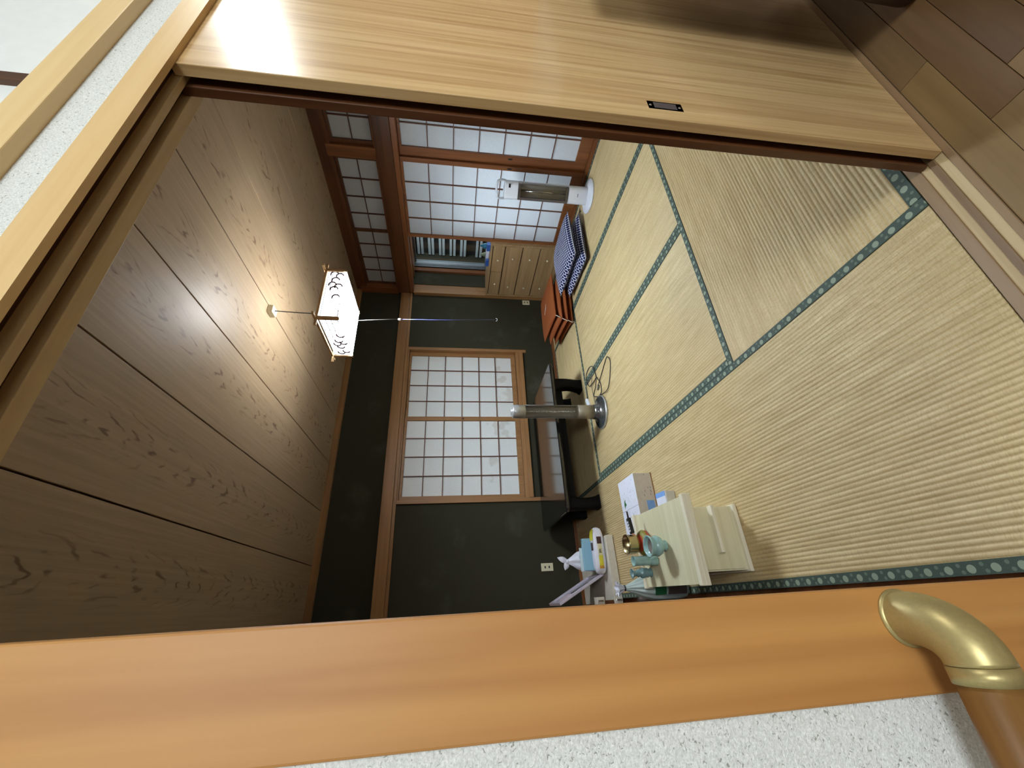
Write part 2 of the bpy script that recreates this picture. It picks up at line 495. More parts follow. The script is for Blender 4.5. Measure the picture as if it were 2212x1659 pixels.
RIB = 0.0148
def tatami(cx, cy, L, Wd, along):
    rot = 0 if along == 'x' else PI / 2
    mb = MB()
    n = int(round((Wd - 0.004) / RIB)); prof = []
    for i in range(n):
        for q in range(6):
            tt = (i + q / 6) / n
            prof.append((-Wd / 2 + 0.002 + tt * (Wd - 0.004), -0.0034 * (1 - abs(math.sin(PI * q / 6)) ** 0.75)))
    prof.append((Wd / 2 - 0.002, -0.0034))
    vs = []; fs = []
    for xx in (-L / 2 + 0.001, L / 2 - 0.001):
        for y, z in prof: vs.append((xx, y, z))
    m = len(prof)
    for i in range(m - 1): fs.append((i, m + i, m + i + 1, i + 1))
    mb.smooth = True
    mb.add(vs, fs)
    mb.smooth = False
    mb.box(-L / 2 + 0.001, L / 2 - 0.001, -Wd / 2 + 0.001, Wd / 2 - 0.001, -0.05, -0.0040)
    o = mb.build('tatami_mat', M['tatami'], floor, (cx, cy, 0), rot)
    for s in (-1, 1):
        hb = MB()
        hb.box(-L / 2 + 0.001, L / 2 - 0.001, -0.0155, 0.0155, -0.006, 0.0012)
        e = hb.build('edge_cloth', M['heri'], o, (0, s * (Wd / 2 - 0.0165), 0))
    return o
T0, W1, SI = 0.006, 0.9525, 0.098
a = 0.88
for cx, cy, L, Wd, al in [
    (T0 + a / 2, (SI + 1.835) / 2, 1.835 - SI, a, 'y'),
    (T0 + a / 2, (1.835 + YB) / 2, YB - 1.835, a, 'y'),
    (T0 + 2 * a, (SI + W1) / 2, 2 * a, W1 - SI, 'x'),
    (T0 + 1.5 * a, W1 + a, 2 * a, a, 'y'),
    (T0 + 2.5 * a, W1 + a, 2 * a, a, 'y'),
    (T0 + 2 * a, (W1 + 2 * a + YB) / 2, 2 * a, YB - W1 - 2 * a, 'x'),
    (T0 + 3 * a + 0.42, (SI + 2.075) / 2, 2.075 - SI, 0.84, 'y'),
    (T0 + 3 * a + 0.42, (2.075 + YB) / 2, YB - 2.075, 0.84, 'y')]:
    tatami(cx, cy, L, Wd, al)

# hallway floorboards: narrow strips along the hallway
FB = [wood('floorboard_%d' % i, c1, c2, 'x', 45, 2.0, 0.42, 0.05) for i, (c1, c2) in enumerate([
    ((128, 102, 70), (106, 82, 54)), ((116, 88, 56), (96, 70, 44)), ((140, 114, 76), (120, 94, 58)), ((106, 80, 52), (88, 64, 40))])]
fixed = {0: [0.35, 1.195, 1.95, 2.9], 1: [0.15, 0.925, 1.62], 2: [0.55, 1.005, 1.75], 3: [0.30, 0.86, 1.40]}
for r in range(40):
    y1 = -0.002 - r * 0.0745
    y0 = y1 - 0.0735
    xs = [-2.3] + fixed.get(r, [random.uniform(-0.4, 0.5), random.uniform(0.8, 1.3), random.uniform(1.6, 2.2)]) + [4.6]
    if r not in fixed: xs.insert(1, xs[1] - 0.9)
    for i in range(len(xs) - 1):
        if xs[i + 1] - xs[i] < 0.05: continue
        cbox('floorboard', xs[i] + 0.0006, xs[i + 1] - 0.0006, y0, y1, -0.055, -0.004 - random.random() * 0.0006, FB[(r * 3 + i * 2 + (r * i) % 3) % 4], floor, 0.001)

# ceiling of the room: printed boards with open joints
ceil = struct(box(-0.12, 4.15, 0.05, 3.75, ZC + 0.014, ZC + 0.08).build('ceiling', M['groove']))
X0 = 0.397 - 0.4583
for i in range(8):
    cbox('ceiling_board', X0 + i * 0.4583 + 0.0032, X0 + (i + 1) * 0.4583 - 0.0032, 0.098, 3.6, ZC, ZC + 0.012, M['ceiling'], ceil, 0.002)
# crown moulding round the ceiling
struct(cbox('trim_1', -0.06, XR + 0.08, YB - 0.034, YB + 0.01, 2.324, ZC + 0.004, M['frame_x'], bevel=0.003))
struct(cbox('trim_2', -0.10, -0.02, 0.098, YB - 0.034, 2.324, ZC + 0.004, M['dark_y'], bevel=0.003))
struct(cbox('trim_3', XR - 0.012, XR + 0.06, 0.098, YB - 0.034, 2.30, ZC + 0.004, M['dark_y'], bevel=0.003))

# back wall, dark green plaster, with a window opening
wb = MB()
WX0, WX1, WZ0, WZ1 = 0.900, 2.676, 0.400, 1.722
wb.box(-0.15, WX0, YB, YB + 0.1, -0.06, 2.40); wb.box(WX1, 4.1, YB, YB + 0.1, -0.06, 2.40)
wb.box(WX0, WX1, YB, YB + 0.1, -0.06, WZ0); wb.box(WX0, WX1, YB, YB + 0.1, WZ1, 2.40)
struct(wb.build('wall_back', M['green']))
struct(cbox('trim_4', -0.03, XR - 0.03, YB - 0.030, YB + 0.004, 1.752, 1.858, M['frame_x'], bevel=0.004))
struct(cbox('trim_5', -0.03, XR - 0.03, YB - 0.024, YB + 0.004, 1.722, 1.750, M['frame_x'], bevel=0.002))
struct(cbox('baseboard_back', -0.03, XR, YB - 0.010, YB + 0.004, -0.002, 0.030, M['old_x'], bevel=0.002))

# left wall: brown sliding panels below, plaster above (seen only along its edge)
struct(box(-0.16, -0.045, 0.098, YB, 1.80, 2.42).build('wall_left', M['green']))
d3 = sempty('door_3')
cbox('panel', -0.10, -0.048, 0.10, 1.84, 0.0, 1.80, M['dark_z'], d3, 0.003)
cbox('panel', -0.10, -0.040, 1.84, YB, 0.0, 1.80, M['old_z'], d3, 0.003)
cbox('stile', -0.06, -0.026, 1.80, 1.86, 0.0, 1.742, M['old_z'], d3, 0.003)

# ---- lattice screen helper: frame + lattice in one mesh, every paper pane its own sub-part
def screen(name, parent, plane, pos, u0, u1, z0, z1, cols, rows, st_l, st_r, rail_b, rail_t, mf, ml, th=0.028, bar=0.007, paper='paper', stains=()):
    """plane 'x': lies at x=pos (front towards -x), u = y.  plane 'y': lies at y=pos (front towards -y), u = x.
    u0..u1, z0..z1 is the lattice field; stiles and rails come outside it."""
    mb = MB()
    def B(ua, ub, d0, d1, za, zb):
        if plane == 'x': mb.box(pos + d0, pos + d1, ua, ub, za, zb)
        else: mb.box(ua, ub, pos + d0, pos + d1, za, zb)
    B(u0 - st_l, u0, 0, th, z0 - rail_b, z1 + rail_t); B(u1, u1 + st_r, 0, th, z0 - rail_b, z1 + rail_t)
    B(u0, u1, 0, th, z0 - rail_b, z0); B(u0, u1, 0, th, z1, z1 + rail_t)
    fr = mb.build(name, [mf], parent, bevel=0.0015)
    lb = MB()
    mb = lb
    du = (u1 - u0) / cols; dz = (z1 - z0) / rows
    for i in range(1, cols): B(u0 + i * du - bar / 2, u0 + i * du + bar / 2, 0.004, 0.019, z0, z1)
    for j in range(1, rows): B(u0, u1, 0.005, 0.019, z0 + j * dz - bar / 2, z0 + j * dz + bar / 2)
    lt = lb.build('lattice', [ml], fr)
    for i in range(cols):
        for j in range(rows):
            pb = MB(); mb = pb
            e = 0.0008
            ua, ub, za, zb = u0 + i * du + e, u0 + (i + 1) * du - e, z0 + j * dz + e, z0 + (j + 1) * dz - e
            cu, cz = (ua + ub) / 2, (za + zb) / 2
            c = (pos + 0.0205, cu, cz) if plane == 'x' else (cu, pos + 0.0205, cz)
            hu, hz, ht = (ub - ua) / 2, (zb - za) / 2, 0.0012
            if plane == 'x': mb.box(-ht, ht, -hu, hu, -hz, hz)
            else: mb.box(-hu, hu, -ht, ht, -hz, hz)
            mb.build('paper_pane', M['paper_stain' if (i, j) in stains else paper], fr, c)
    return fr

# ---- window_1 on the back wall
w1 = sempty('window_1')
def wpart(name, x0, x1, y0, y1, z0, z1, m, par): return cbox(name, x0, x1, y0, y1, z0, z1, m, par, 0.002)
wpart('frame_post', 2.640, 2.676, YB - 0.022, YB + 0.09, 0.359, WZ1, M['frame_z'], w1)
wpart('frame_post', 0.900, 0.936, YB - 0.022, YB + 0.09, 0.333, WZ1, M['frame_z'], w1)
wpart('sill', 0.936, 2.640, YB - 0.028, YB + 0.09, 0.400, 0.440, M['frame_x'], w1)
wpart('sill_rail', 0.936, 2.640, YB - 0.010, YB + 0.09, 0.440, 0.482, M['frame_x'], w1)
wpart('head', 0.936, 2.640, YB - 0.016, YB + 0.09, 1.706, WZ1, M['frame_x'], w1)
screen('shoji_screen', w1, 'y', YB + 0.034, 1.817, 2.596, 0.536, 1.682, 4, 6, 0.044, 0.044, 0.050, 0.022, M['frame_z'], M['kumiko'], paper='paper_window', stains=((3, 0), (2, 0), (1, 0)))
screen('shoji_screen', w1, 'y', YB + 0.002, 0.975, 1.767, 0.534, 1.680, 4, 6, 0.038, 0.046, 0.050, 0.024, M['frame_z'], M['kumiko'], paper='paper_window', stains=((0, 1), (1, 1), (2, 1), (3, 0), (3, 1)))
MB().lathe([(0.0, -0.001), (0.011, -0.001), (0.013, 0.001), (0.013, 0.003)], (0, 0, 0), 16, axis='y', sy=1).build('finger_pull', M['dark_z'], w1, (1.790, YB + 0.000, 1.10))

# ---- right wall: posts, beams, transoms and shoji
wr = MB()
wr.box(4.36, 4.42, 0.05, 3.95, -0.06, 2.42)                   # outer wall of the veranda strip
wr.box(XR + 0.08, 4.42, 3.68, 3.75, -0.06, 2.42)
wr.box(XR - 0.0, XR + 0.30, 0.05, 0.60, -0.06, 2.42)
wr.box(XR + 0.16, XR + 0.29, 2.60, YB - 0.06, 1.78, 2.42)     # wall over the side window
struct(wr.build('wall_right', M['green']))
struct(cbox('trim_6', XR - 0.040, XR + 0.07, 0.60, YB - 0.030, 1.752, 1.892, M['dark_y'], bevel=0.004))      # beam
struct(cbox('trim_7', XR - 0.030, XR + 0.07, 0.60, YB - 0.030, 1.706, 1.750, M['old_y'], bevel=0.003))      # track under it
struct(cbox('trim_8', XR - 0.030, XR + 0.05, 1.745, 1.850, 1.892, 2.300, M['old_z'], bevel=0.003))           # post between transoms
struct(cbox('trim_9', XR - 0.030, XR + 0.10, 3.485, YB + 0.004, 1.892, 2.324, M['old_z'], bevel=0.003))      # post by the corner, above
struct(cbox('trim_10', XR - 0.040, XR + 0.10, YB - 0.052, YB - 0.001, 0.0, 1.706, M['frame_z'], bevel=0.003)) # post by the corner, below
struct(cbox('trim_11', XR - 0.020, XR + 0.08, 0.60, 3.50, 0.0, 0.022, M['old_y'], bevel=0.002))           # floor track
struct(cbox('trim_12', XR - 0.020, XR + 0.05, 0.60, 3.485, 2.262, 2.302, M['dark_y'], bevel=0.002))          # transom head
struct(cbox('trim_13', XR - 0.020, XR + 0.05, 0.60, 3.485, 1.892, 1.905, M['old_y'], bevel=0.002))           # transom foot
struct(cbox('trim_14', XR - 0.010, XR + 0.07, 0.60, 0.75, 0.0, 1.75, M['old_z'], bevel=0.003))
w2 = sempty('window_2')
screen('transom_screen', w2, 'x', XR + 0.004, 0.955, 1.712, 1.918, 2.236, 4, 2, 0.03, 0.032, 0.012, 0.025, M['dark_y'], M['kumiko_dark'])
w3 = sempty('window_3')
screen('transom_screen', w3, 'x', XR + 0.004, 1.884, 2.645, 1.912, 2.238, 4, 2, 0.03, 0.030, 0.006, 0.023, M['dark_y'], M['kumiko_dark'])
screen('transom_screen', w3, 'x', XR + 0.034, 2.680, 3.462, 1.912, 2.238, 4, 2, 0.02, 0.022, 0.006, 0.023, M['dark_y'], M['kumiko_dark'])
d2 = sempty('door_2')
screen('shoji_screen', d2, 'x', XR + 0.034, 0.955, 1.742, 0.134, 1.681, 4, 7, 0.03, 0.110, 0.110, 0.024, M['old_z'], M['kumiko'])
screen('shoji_screen', d2, 'x', XR + 0.002, 1.862, 2.664, 0.135, 1.681, 4, 7, 0.042, 0.036, 0.110, 0.024, M['old_z'], M['kumiko'])
for yy, xx in ((1.770, XR + 0.032), (1.842, XR)):
    MB().lathe([(0.0, -0.001), (0.012, -0.001), (0.014, 0.001), (0.014, 0.003)], (0, 0, 0), 16, axis='x', sx=0.6, sy=1.6).build('finger_pull', M['black'], d2, (xx, yy, 0.73))

# ---- side window in the recess beyond the screens
w4 = sempty('window_4')
GX = 3.90
box(XR + 0.09, 3.80, YB - 0.062, YB - 0.002, 0.0, 1.75).build('reveal', M['green'], w4)
cbox('frame_post', 3.785, 3.84, 3.485, YB - 0.062, 0.0, 1.75, M['old_z'], w4, 0.002)
cbox('frame_head', 3.67, 3.84, 2.60, 3.485, 1.71, 1.78, M['old_y'], w4, 0.002)
cbox('frame_post', 3.67, 3.80, 2.55, 2.66, 0.0, 1.75, M['old_z'], w4, 0.002)
cbox('frame_base', 3.785, 3.84, 2.66, 3.485, 0.0, 0.78, M['old_y'], w4, 0.002)
al = MB()
for k in range(5): al.box(3.842 + k * 0.024, 3.842 + k * 0.024 + 0.012, 3.468, 3.485, 0.78, 1.71)
al.box(3.842, 3.96, 3.474, 3.485, 0.78, 1.71)
al.box(3.885, 3.92, 2.62, 3.44, 0.78, 0.83); al.box(3.885, 3.92, 2.62, 3.44, 1.69, 1.71)
al.build('sash_frame', M['alu'], w4)
box(3.898, 3.903, 2.62, 3.44, 0.83, 1.69).build('pane', M['glass'], w4)
box(4.30, 4.34, 0.1, 3.67, 0.0, 2.3).build('shutter', M['night'], w4)
for z in (1.693, 1.644, 1.549, 1.503, 1.408, 1.362, 1.266, 1.218, 1.126, 1.079, 0.915, 0.863):
    cbox('slat', 4.25, 4.28, 0.2, 3.665, z - 0.0165, z + 0.0165, M['slat'], w4, 0.004)
SH = area_light('added_veranda_fill', (4.1, 2.2, 0.75), (3.2, 2.2, 0.45), 0.9, 34.0, (0.72, 0.88, 1.0))  # added cool fill that brightens the low shoji from behind
SH2 = area_light('added_veranda_fill', (4.02, 2.62, 1.5), (4.3, 3.3, 1.25), 0.3, 8.0, (0.85, 0.94, 1.0))  # second added fill, brightens the shutter slats

# ---- hallway side: opening, header, sill, doors
DX = 0.947
ZH = 1.742
struct(cbox('trim_15', -0.098, 0.0, -0.004, 0.094, -0.01, 2.44, M['post_z'], bevel=0.0025))       # near post
hd = MB()
hd.box(-0.0, 2.05, 0.0, 0.096, ZH + 0.022, ZH + 0.048); hd.box(-0.0, 2.05, 0.0, 0.013, ZH, ZH + 0.022)
HR = [(0.0, 0.012), (0.036, 0.050), (0.074, 0.096)]
head = struct(hd.build('trim_16', M['header_x']))
box(0.0, 2.05, 0.0131, 0.0704, ZH + 0.0200, ZH + 0.0219).build('groove_shade', M['groove'], head)  # dark bed puts the shade of the grooves into the colour
for i, (ya, yb_) in enumerate([(0.036, 0.0505), (0.0705, 0.096)]):
    cbox('track_rib', -0.0, 2.05, ya, yb_, ZH, ZH + 0.022, M['ridge'], head, 0.001)
struct(box(-2.3, 4.6, 0.010, 0.09, 1.788, 1.862).build('wall_front', M['speckle']))
struct(box(-2.3, -0.097, 0.008, 0.09, -0.06, 1.79).build('wall_hallway_front', M['speckle']))
struct(box(2.05, 4.6, 0.008, 0.09, -0.06, 1.79).build('wall_front_end', M['speckle']))
struct(cbox('trim_17', -2.3, 4.6, -0.012, 0.09, 1.854, 1.905, M['header_x'], bevel=0.002))
struct(box(-2.3, 4.6, 0.012, 0.09, 1.90, 2.46).build('wall_upper', M['white_wall']))
struct(cbox('trim_18', 0.815, 0.839, 0.002, 0.02, 1.905, 2.44, M['dark_z'], bevel=0.001))
struct(box(-2.3, 4.6, -3.07, -3.0, -0.06, 2.46).build('wall_hallway_back', M['white_wall']))
struct(box(-2.36, -2.3, -3.07, 0.1, -0.06, 2.46).build('wall_hallway_left', M['white_wall']))
struct(box(4.6, 4.66, -3.07, 0.01, -0.06, 2.46).build('wall_hallway_right', M['old_z']))
struct(box(-2.3, 4.6, -3.07, 0.09, 2.44, 2.50).build('ceiling_hallway', M['white_wall']))
# sill with worn pale tracks
sl = struct(box(-0.0, 2.05, -0.001, 0.096, -0.056, -0.008).build('trim_19', M['sill_x']))
for ya, yb_, mm, zt in [(-0.001, 0.014, 'sill_x', 0.0), (0.036, 0.0505, 'sill_x', 0.0), (0.0705, 0.096, 'sill_x', 0.0), (0.014, 0.036, 'ridge', -0.003), (0.0505, 0.0705, 'ridge', -0.003)]:
    cbox('track_rib', -0.0, 2.05, ya, yb_, -0.009, zt, M[mm], sl, 0.001)
# sliding doors
d1 = sempty('door_1')
cbox('panel', DX, DX + 0.93, 0.0125, 0.0355, 0.001, ZH + 0.012, M['door'], d1, 0.0015)
ph = MB(); ph.box(0.985, 1.019, 0.0125, 0.0145, 0.688, 0.776)
hp = ph.build('recessed_pull', M['silver'], d1, bevel=0.001)
box(0.9905, 1.0135, 0.0118, 0.0126, 0.704, 0.760).build('pull_cavity', M['smoke'], hp)
for z in (0.696, 0.768):
    MB().lathe([(0.0, -0.0016), (0.003, -0.001), (0.0042, 0.0)], (1.002, 0.0125, z), 10, axis='y').build('screw', M['chrome'], hp)
cbox('panel', DX - 0.004, DX + 0.93, 0.0508, 0.0700, 0.001, ZH + 0.012, M['dark_z'], d1, 0.0015)
struct(cbox('trim_20', 1.90, 2.05, -0.004, 0.094, -0.01, 2.44, M['post_z'], bevel=0.0025))

# handrail on the near post
hr = thing('handrail', 'brown wooden handrail with champagne metal elbow bracket on the hallway post', 'handrail', (-0.030, -0.004, 0.722))
pts = []
for k in range(13):
    t_ = k / 12 * PI / 2
    pts.append((-0.036 * (1 - math.cos(t_)), -0.050 * math.sin(t_) - 0.004, 0.0))
MB().tube([(0, 0, 0)] + pts + [(-0.0375, -0.054, 0)], 0.0255, 28).build('elbow_bracket', M['gold'], hr)
MB().tube([(-0.0382, -0.054, 0), (-0.052, -0.054, 0)], 0.0258, 28).build('collar', M['gold'], hr)
MB().lathe([(0.0, 0.0), (0.028, 0.0), (0.028, -0.0025), (0.0255, -0.004)], (0, 0.0005, 0), 28, axis='y').build('flange', M['gold'], hr)
MB().tube([(-0.0515, -0.054, 0), (-1.3, -0.054, 0)], 0.0242, 28).build('rail', M['rail'], hr)

# dark furniture at the edge of the hallway: one rounded foot in view, unseen cabinet above added to darken the door
dc = thing('foot_and_added_cabinet', 'dark brown furniture with rounded foot on hallway floorboards beside the wooden door, unseen cabinet above added as shade', 'furniture', (1.400, -0.150, 0.0))
for dx in (0.0, 0.62):
    for dy in (0.0, -0.36):
        MB().lathe([(0.0, -0.0035), (0.026, -0.002), (0.034, 0.005), (0.036, 0.016), (0.036, 0.88), (0.0, 0.88)], (dx, dy, 0), 20).build('leg', M['dark_brown'], dc)
box(0.02, 0.60, -0.36, -0.012, 0.10, 0.86).build('body', M['dark_brown'], dc, bevel=0.004)
box(-0.03, 0.65, -0.39, 0.03, 0.88, 0.90).build('top', M['dark_brown'], dc, bevel=0.004)

# ------------------------------------------------------------------ pendant lamp
LX, LY, LZ = 1.757, 1.822, 1.895
lamp = thing('pendant_lamp', 'square lit paper pendant lamp with blossom print hanging from the board ceiling', 'lamp', (LX, LY, LZ))
hx, hy, lh = 0.186, 0.205, 0.112
box(-hx, hx, -hy, hy, 0.000, 0.004).build('bottom_panel', M['lamp_paper'], lamp)
box(-hx + 0.004, hx - 0.004, -hy + 0.004, hy - 0.004, 0.0045, 0.0075).build('glow_block_plate', M['white_plastic'], lamp)  # unseen plate added to keep the bottom panel's glow off the ceiling
panels = {}
panels['front'] = box(-hx, hx, -hy, -hy + 0.003, 0.012, lh).build('side_panel', M['lamp_side'], lamp)
panels['back'] = box(-hx, hx, hy - 0.003, hy, 0.012, lh).build('side_panel', M['lamp_side'], lamp)
panels['left'] = box(-hx, -hx + 0.003, -hy, hy, 0.012, lh).build('side_panel', M['lamp_side'], lamp)
panels['right'] = box(hx - 0.003, hx, -hy, hy, 0.012, lh).build('side_panel', M['lamp_side'], lamp)
for sx in (-1, 1):
    for sy in (-1, 1):
        cbox('corner_post', sx * (hx + 0.002) - 0.009, sx * (hx + 0.002) + 0.009, sy * (hy + 0.002) - 0.009, sy * (hy + 0.002) + 0.009, -0.004, lh + 0.02, M['lamp_frame'], lamp, 0.001)
for s in (-1, 1):
    cbox('top_rail', -hx - 0.055, hx + 0.055, s * (hy + 0.003) - 0.007, s * (hy + 0.003) + 0.007, lh + 0.004, lh + 0.018, M['lamp_frame'], lamp, 0.001)
    cbox('top_rail', s * (hx + 0.003) - 0.007, s * (hx + 0.003) + 0.007, -hy - 0.055, hy + 0.055, lh + 0.012, lh + 0.026, M['lamp_frame'], lamp, 0.001)
def prints(panel, flowers, lines, face, span):
    mb = MB()
    def P(u, v, d=0.0012):
        a_ = -span + 2 * span * u; z = lh - v * (lh - 0.012)
        return (a_, -hy - d, z) if face == 'y' else (-hx - d, a_, z)
    for (u, v, r) in flowers:
        pts = []
        for k in range(15):
            t_ = -0.5 + k / 14 * 3.6
            rr = r * (1 + 0.10 * abs(math.sin(t_ * 4)))
            pts.append(P(u + rr * math.sin(t_) / (2 * span), v - rr * math.cos(t_) / 0.1 * 1.0))
        mb.tube(pts, 0.0042, 6)
        for k in range(4):
            t_ = 0.2 + k * 0.6
            mb.tube([P(u + 0.70 * r * math.sin(t_) / (2 * span), v - 0.70 * r * math.cos(t_) / 0.1), P(u + 0.92 * r * math.sin(t_) / (2 * span), v - 0.92 * r * math.cos(t_) / 0.1)], 0.0026, 4)
    o = mb.build('blossom_print', M['lamp_print'], panel); o['kind'] = 'stuff'
    mb = MB()
    for (a_, b_) in lines: mb.tube([P(*a_), P(*b_)], 0.0020, 4)
    o = mb.build('line_print', M['lamp_line'], panel); o['kind'] = 'stuff'
prints(panels['front'], [(.93, .42, .022), (.90, .76, .02), (.80, .55, .021), (.70, .40, .02), (.60, .55, .021), (.66, .78, .021), (.43, .74, .02)],
       [((0.0, .06), (1.0, .06)), ((0, .97), (1, .97)), ((.86, .06), (.86, .3)), ((.70, .06), (.70, .3)), ((.6, .3), (1, .3))], 'y', hx)
prints(panels['left'], [(.90, .5, .02), (.86, .85, .02), (.73, .62, .021), (.66, .45, .02), (.57, .62, .021), (.62, .88, .02), (.42, .86, .022)],
       [((0, .06), (1, .06)), ((0, .97), (1, .97)), ((0, .35), (.5, .35)), ((0, .66), (.34, .66)), ((.13, .06), (.13, .9)), ((.30, .06), (.30, .9)), ((.47, .06), (.47, .5))], 'x', hy)
tor = MB(); tor.grid(lambda u, v: ((0.065 + 0.015 * math.cos(2 * PI * v)) * math.cos(2 * PI * u), (0.065 + 0.015 * math.cos(2 * PI * v)) * math.sin(2 * PI * u), 0.028 + 0.015 * math.sin(2 * PI * v)), 32, 8, True)
tor.build('ring_tube', M['lamp_tube'], lamp)
MB().lathe([(0, 0.10), (0.05, 0.10), (0.05, 0.135), (0.02, 0.15), (0.0, 0.15)], (0, 0, 0), 20).build('lamp_body', M['white_plastic'], lamp)
MB().tube([(0, 0, 0.14), (0, -0.004, 0.30), (-0.012, -0.03, ZC - LZ - 0.03)], 0.0032, 8).build('cord', M['black'], lamp)
cbox('ceiling_rose', -0.040, 0.012, -0.062, 0.006, ZC - LZ - 0.034, ZC - LZ - 0.0005, M['outlet'], lamp, 0.003)
ps = MB(); ps.tube([(0.0, 0.06, 0.0), (0.0, 0.04, -0.16), (0.004, 0.03, -0.31)], 0.0012, 5)
ps = ps.build('pull_string', M['cord_grey'], lamp)
MB().lathe([(0, 0.012), (0.006, 0.008), (0.008, -0.002), (0.006, -0.012), (0, -0.014)], (0.004, 0.03, -0.318), 12).build('pull_knob', M['white_plastic'], ps)
MB().tube([(0.004, 0.03, -0.33), (0.006, 0.02, -0.65), (0.008, 0.0, -0.965)], 0.0016, 6).build('extension_string', plain('blue_string', (92, 96, 168), 0.5), ps)
MB().tube([(0.008 + 0.012 * math.cos(q * PI / 8), 0.0, -0.975 + 0.010 * math.sin(q * PI / 8)) for q in range(8, 17)], 0.002, 6).build('pull_ring', M['white_plastic'], ps)

# ------------------------------------------------------------------ low black table
tb = thing('low_table', 'low black lacquered table with a glossy top under the lattice window', 'table', (1.262, 3.06, 0), 0.012)
def rrect(x0, x1, y0, y1, r, n=6):
    out = []
    for cx_, cy_, a0 in ((x1 - r, y1 - r, 0), (x0 + r, y1 - r, PI / 2), (x0 + r, y0 + r, PI), (x1 - r, y0 + r, 1.5 * PI)):
        for k in range(n + 1):
            t_ = a0 + k / n * PI / 2
            out.append((cx_ + r * math.cos(t_), cy_ + r * math.sin(t_)))
    return out
MB().prism(rrect(-0.662, 0.662, -0.442, 0.442, 0.035), 0.322, 0.350).build('tabletop', M['lacquer'], tb, bevel=0.008)
ap = MB()  # deep matte black apron, added to imitate the dark shade under the table
ap.box(-0.50, 0.50, -0.20, -0.175, 0.190, 0.323); ap.box(-0.50, 0.50, 0.175, 0.20, 0.190, 0.323)
ap.box(-0.50, -0.475, -0.175, 0.175, 0.190, 0.323); ap.box(0.475, 0.50, -0.175, 0.175, 0.190, 0.323)
ap.build('shade_apron', M['lacquer_shade'], tb, bevel=0.003)
MB().box(-0.63, 0.63, -0.41, 0.41, 0.306, 0.323).build('edge_moulding', M['lacquer_shade'], tb, bevel=0.003)
for sx in (-1, 1):
    for sy in (-1, 1):
        def lf(u, v, sx=sx, sy=sy):
            # square-ish leg with a bowed, flared foot
            a_ = 2 * PI * u + PI / 4
            k = 1.0 / max(abs(math.cos(a_)), abs(math.sin(a_)))
            k = 0.75 * k + 0.25
            z = 0.0 + v * 0.322
            w_ = 0.046 + 0.014 * (v - 0.35) ** 2 / 0.2 + (0.005 if v < 0.06 else 0)
            off = 0.022 * math.sin(v * PI) - 0.012 * v
            return (sx * (0.545 + off) + w_ * k * math.cos(a_), sy * (0.185 + off + (0.02 if sy > 0 else 0)) + w_ * k * math.sin(a_), z)
        lb = MB(); lb.grid(lf, 16, 10, True)
        lb.add([lf(i / 16, 0) for i in range(16)], [list(range(16))[::-1]])
        lb.build('leg', M['lacquer_shade'], tb)

# ------------------------------------------------------------------ cushions
def cushion_mesh(name, hw, th, mat, sq=0.0):
    """square floor cushion: pillowed faces, thin seam at the rim, corners a little drawn out"""
    n = 20; vs = []; fs = []; uv = []
    def prof(a, b):
        e = max(0.0, (1 - abs(a) ** 3.2) * (1 - abs(b) ** 3.2))
        dim = 0.0
        return th / 2 * (e ** 0.42) - 0.10 * th * math.exp(-(a * a + b * b) * 30)
    for side in (1, -1):
        base = len(vs)
        for i in range(n + 1):
            for j in range(n + 1):
                a_, b_ = -1 + 2 * i / n, -1 + 2 * j / n
                pin = 1 - 0.045 * (1 - abs(b_) ** 2) * abs(a_) ** 3; pin2 = 1 - 0.045 * (1 - abs(a_) ** 2) * abs(b_) ** 3
                vs.append((a_ * hw * pin, b_ * hw * pin2, side * max(prof(a_, b_), 0.002) + th / 2))
                uv.append(((a_ + 1) / 2, (b_ + 1) / 2))
        for i in range(n):
            for j in range(n):
                q = [base + i * (n + 1) + j, base + (i + 1) * (n + 1) + j, base + (i + 1) * (n + 1) + j + 1, base + i * (n + 1) + j + 1]
                fs.append(q if side > 0 else q[::-1])
    N = (n + 1) ** 2
    rim = [i * (n + 1) for i in range(n + 1)] + [n * (n + 1) + j for j in range(1, n + 1)] + [i * (n + 1) + n for i in range(n - 1, -1, -1)] + [j for j in range(n - 1, 0, -1)]
    for i in range(len(rim)):
        p, q = rim[i], rim[(i + 1) % len(rim)]
        fs.append([p, N + p, N + q, q])
    me = bpy.data.meshes.new(name); me.from_pydata(vs, [], fs)
    me.materials.append(mat)
    ul = me.uv_layers.new(name='UVMap')
    for lp in me.loops: ul.data[lp.index].uv = uv[lp.vertex_index]
    me.polygons.foreach_set('use_smooth', [True] * len(me.polygons))
    me.update()
    return me
nav = cushion_mesh('cover', 0.280, 0.105, M['navy'])
def tassels(hw, th, mat, par):
    for sx in (-1, 1):
        for sy in (-1, 1):
            mb = MB()
            c = Vector((sx * hw * 0.97, sy * hw * 0.97, th / 2))
            e = [c + Vector((sx * (0.026 + k * 0.004), sy * (0.026 - k * 0.004), -0.022)) for k in (-1, 1)]
            mb.tube([e[0], c + Vector((sx * 0.016, sy * 0.016, -0.004)), c, c + Vector((sx * 0.018, sy * 0.014, -0.004)), e[1]], 0.0022, 5)
            mb.build('corner_tassel', mat, par)
NAVC = (2.985, 2.350)
for i, (z, dx, dy, rz, lab) in enumerate([(0.0, 0.0, 0.0, -0.05, 'navy and white checked floor cushion lying on tatami under its twin'), (0.098, 0.015, 0.0, 0.03, 'navy and white checked floor cushion on top of its twin, beside white heater')]):
    t_ = thing('floor_cushion', lab, 'cushion', (NAVC[0] + dx, NAVC[1] + dy, z), rz, 'navy checked floor cushions')
    o = bpy.data.objects.new('cover', nav); col.objects.link(o); o.parent = t_
    tassels(0.275, 0.105, M['cord'], t_)
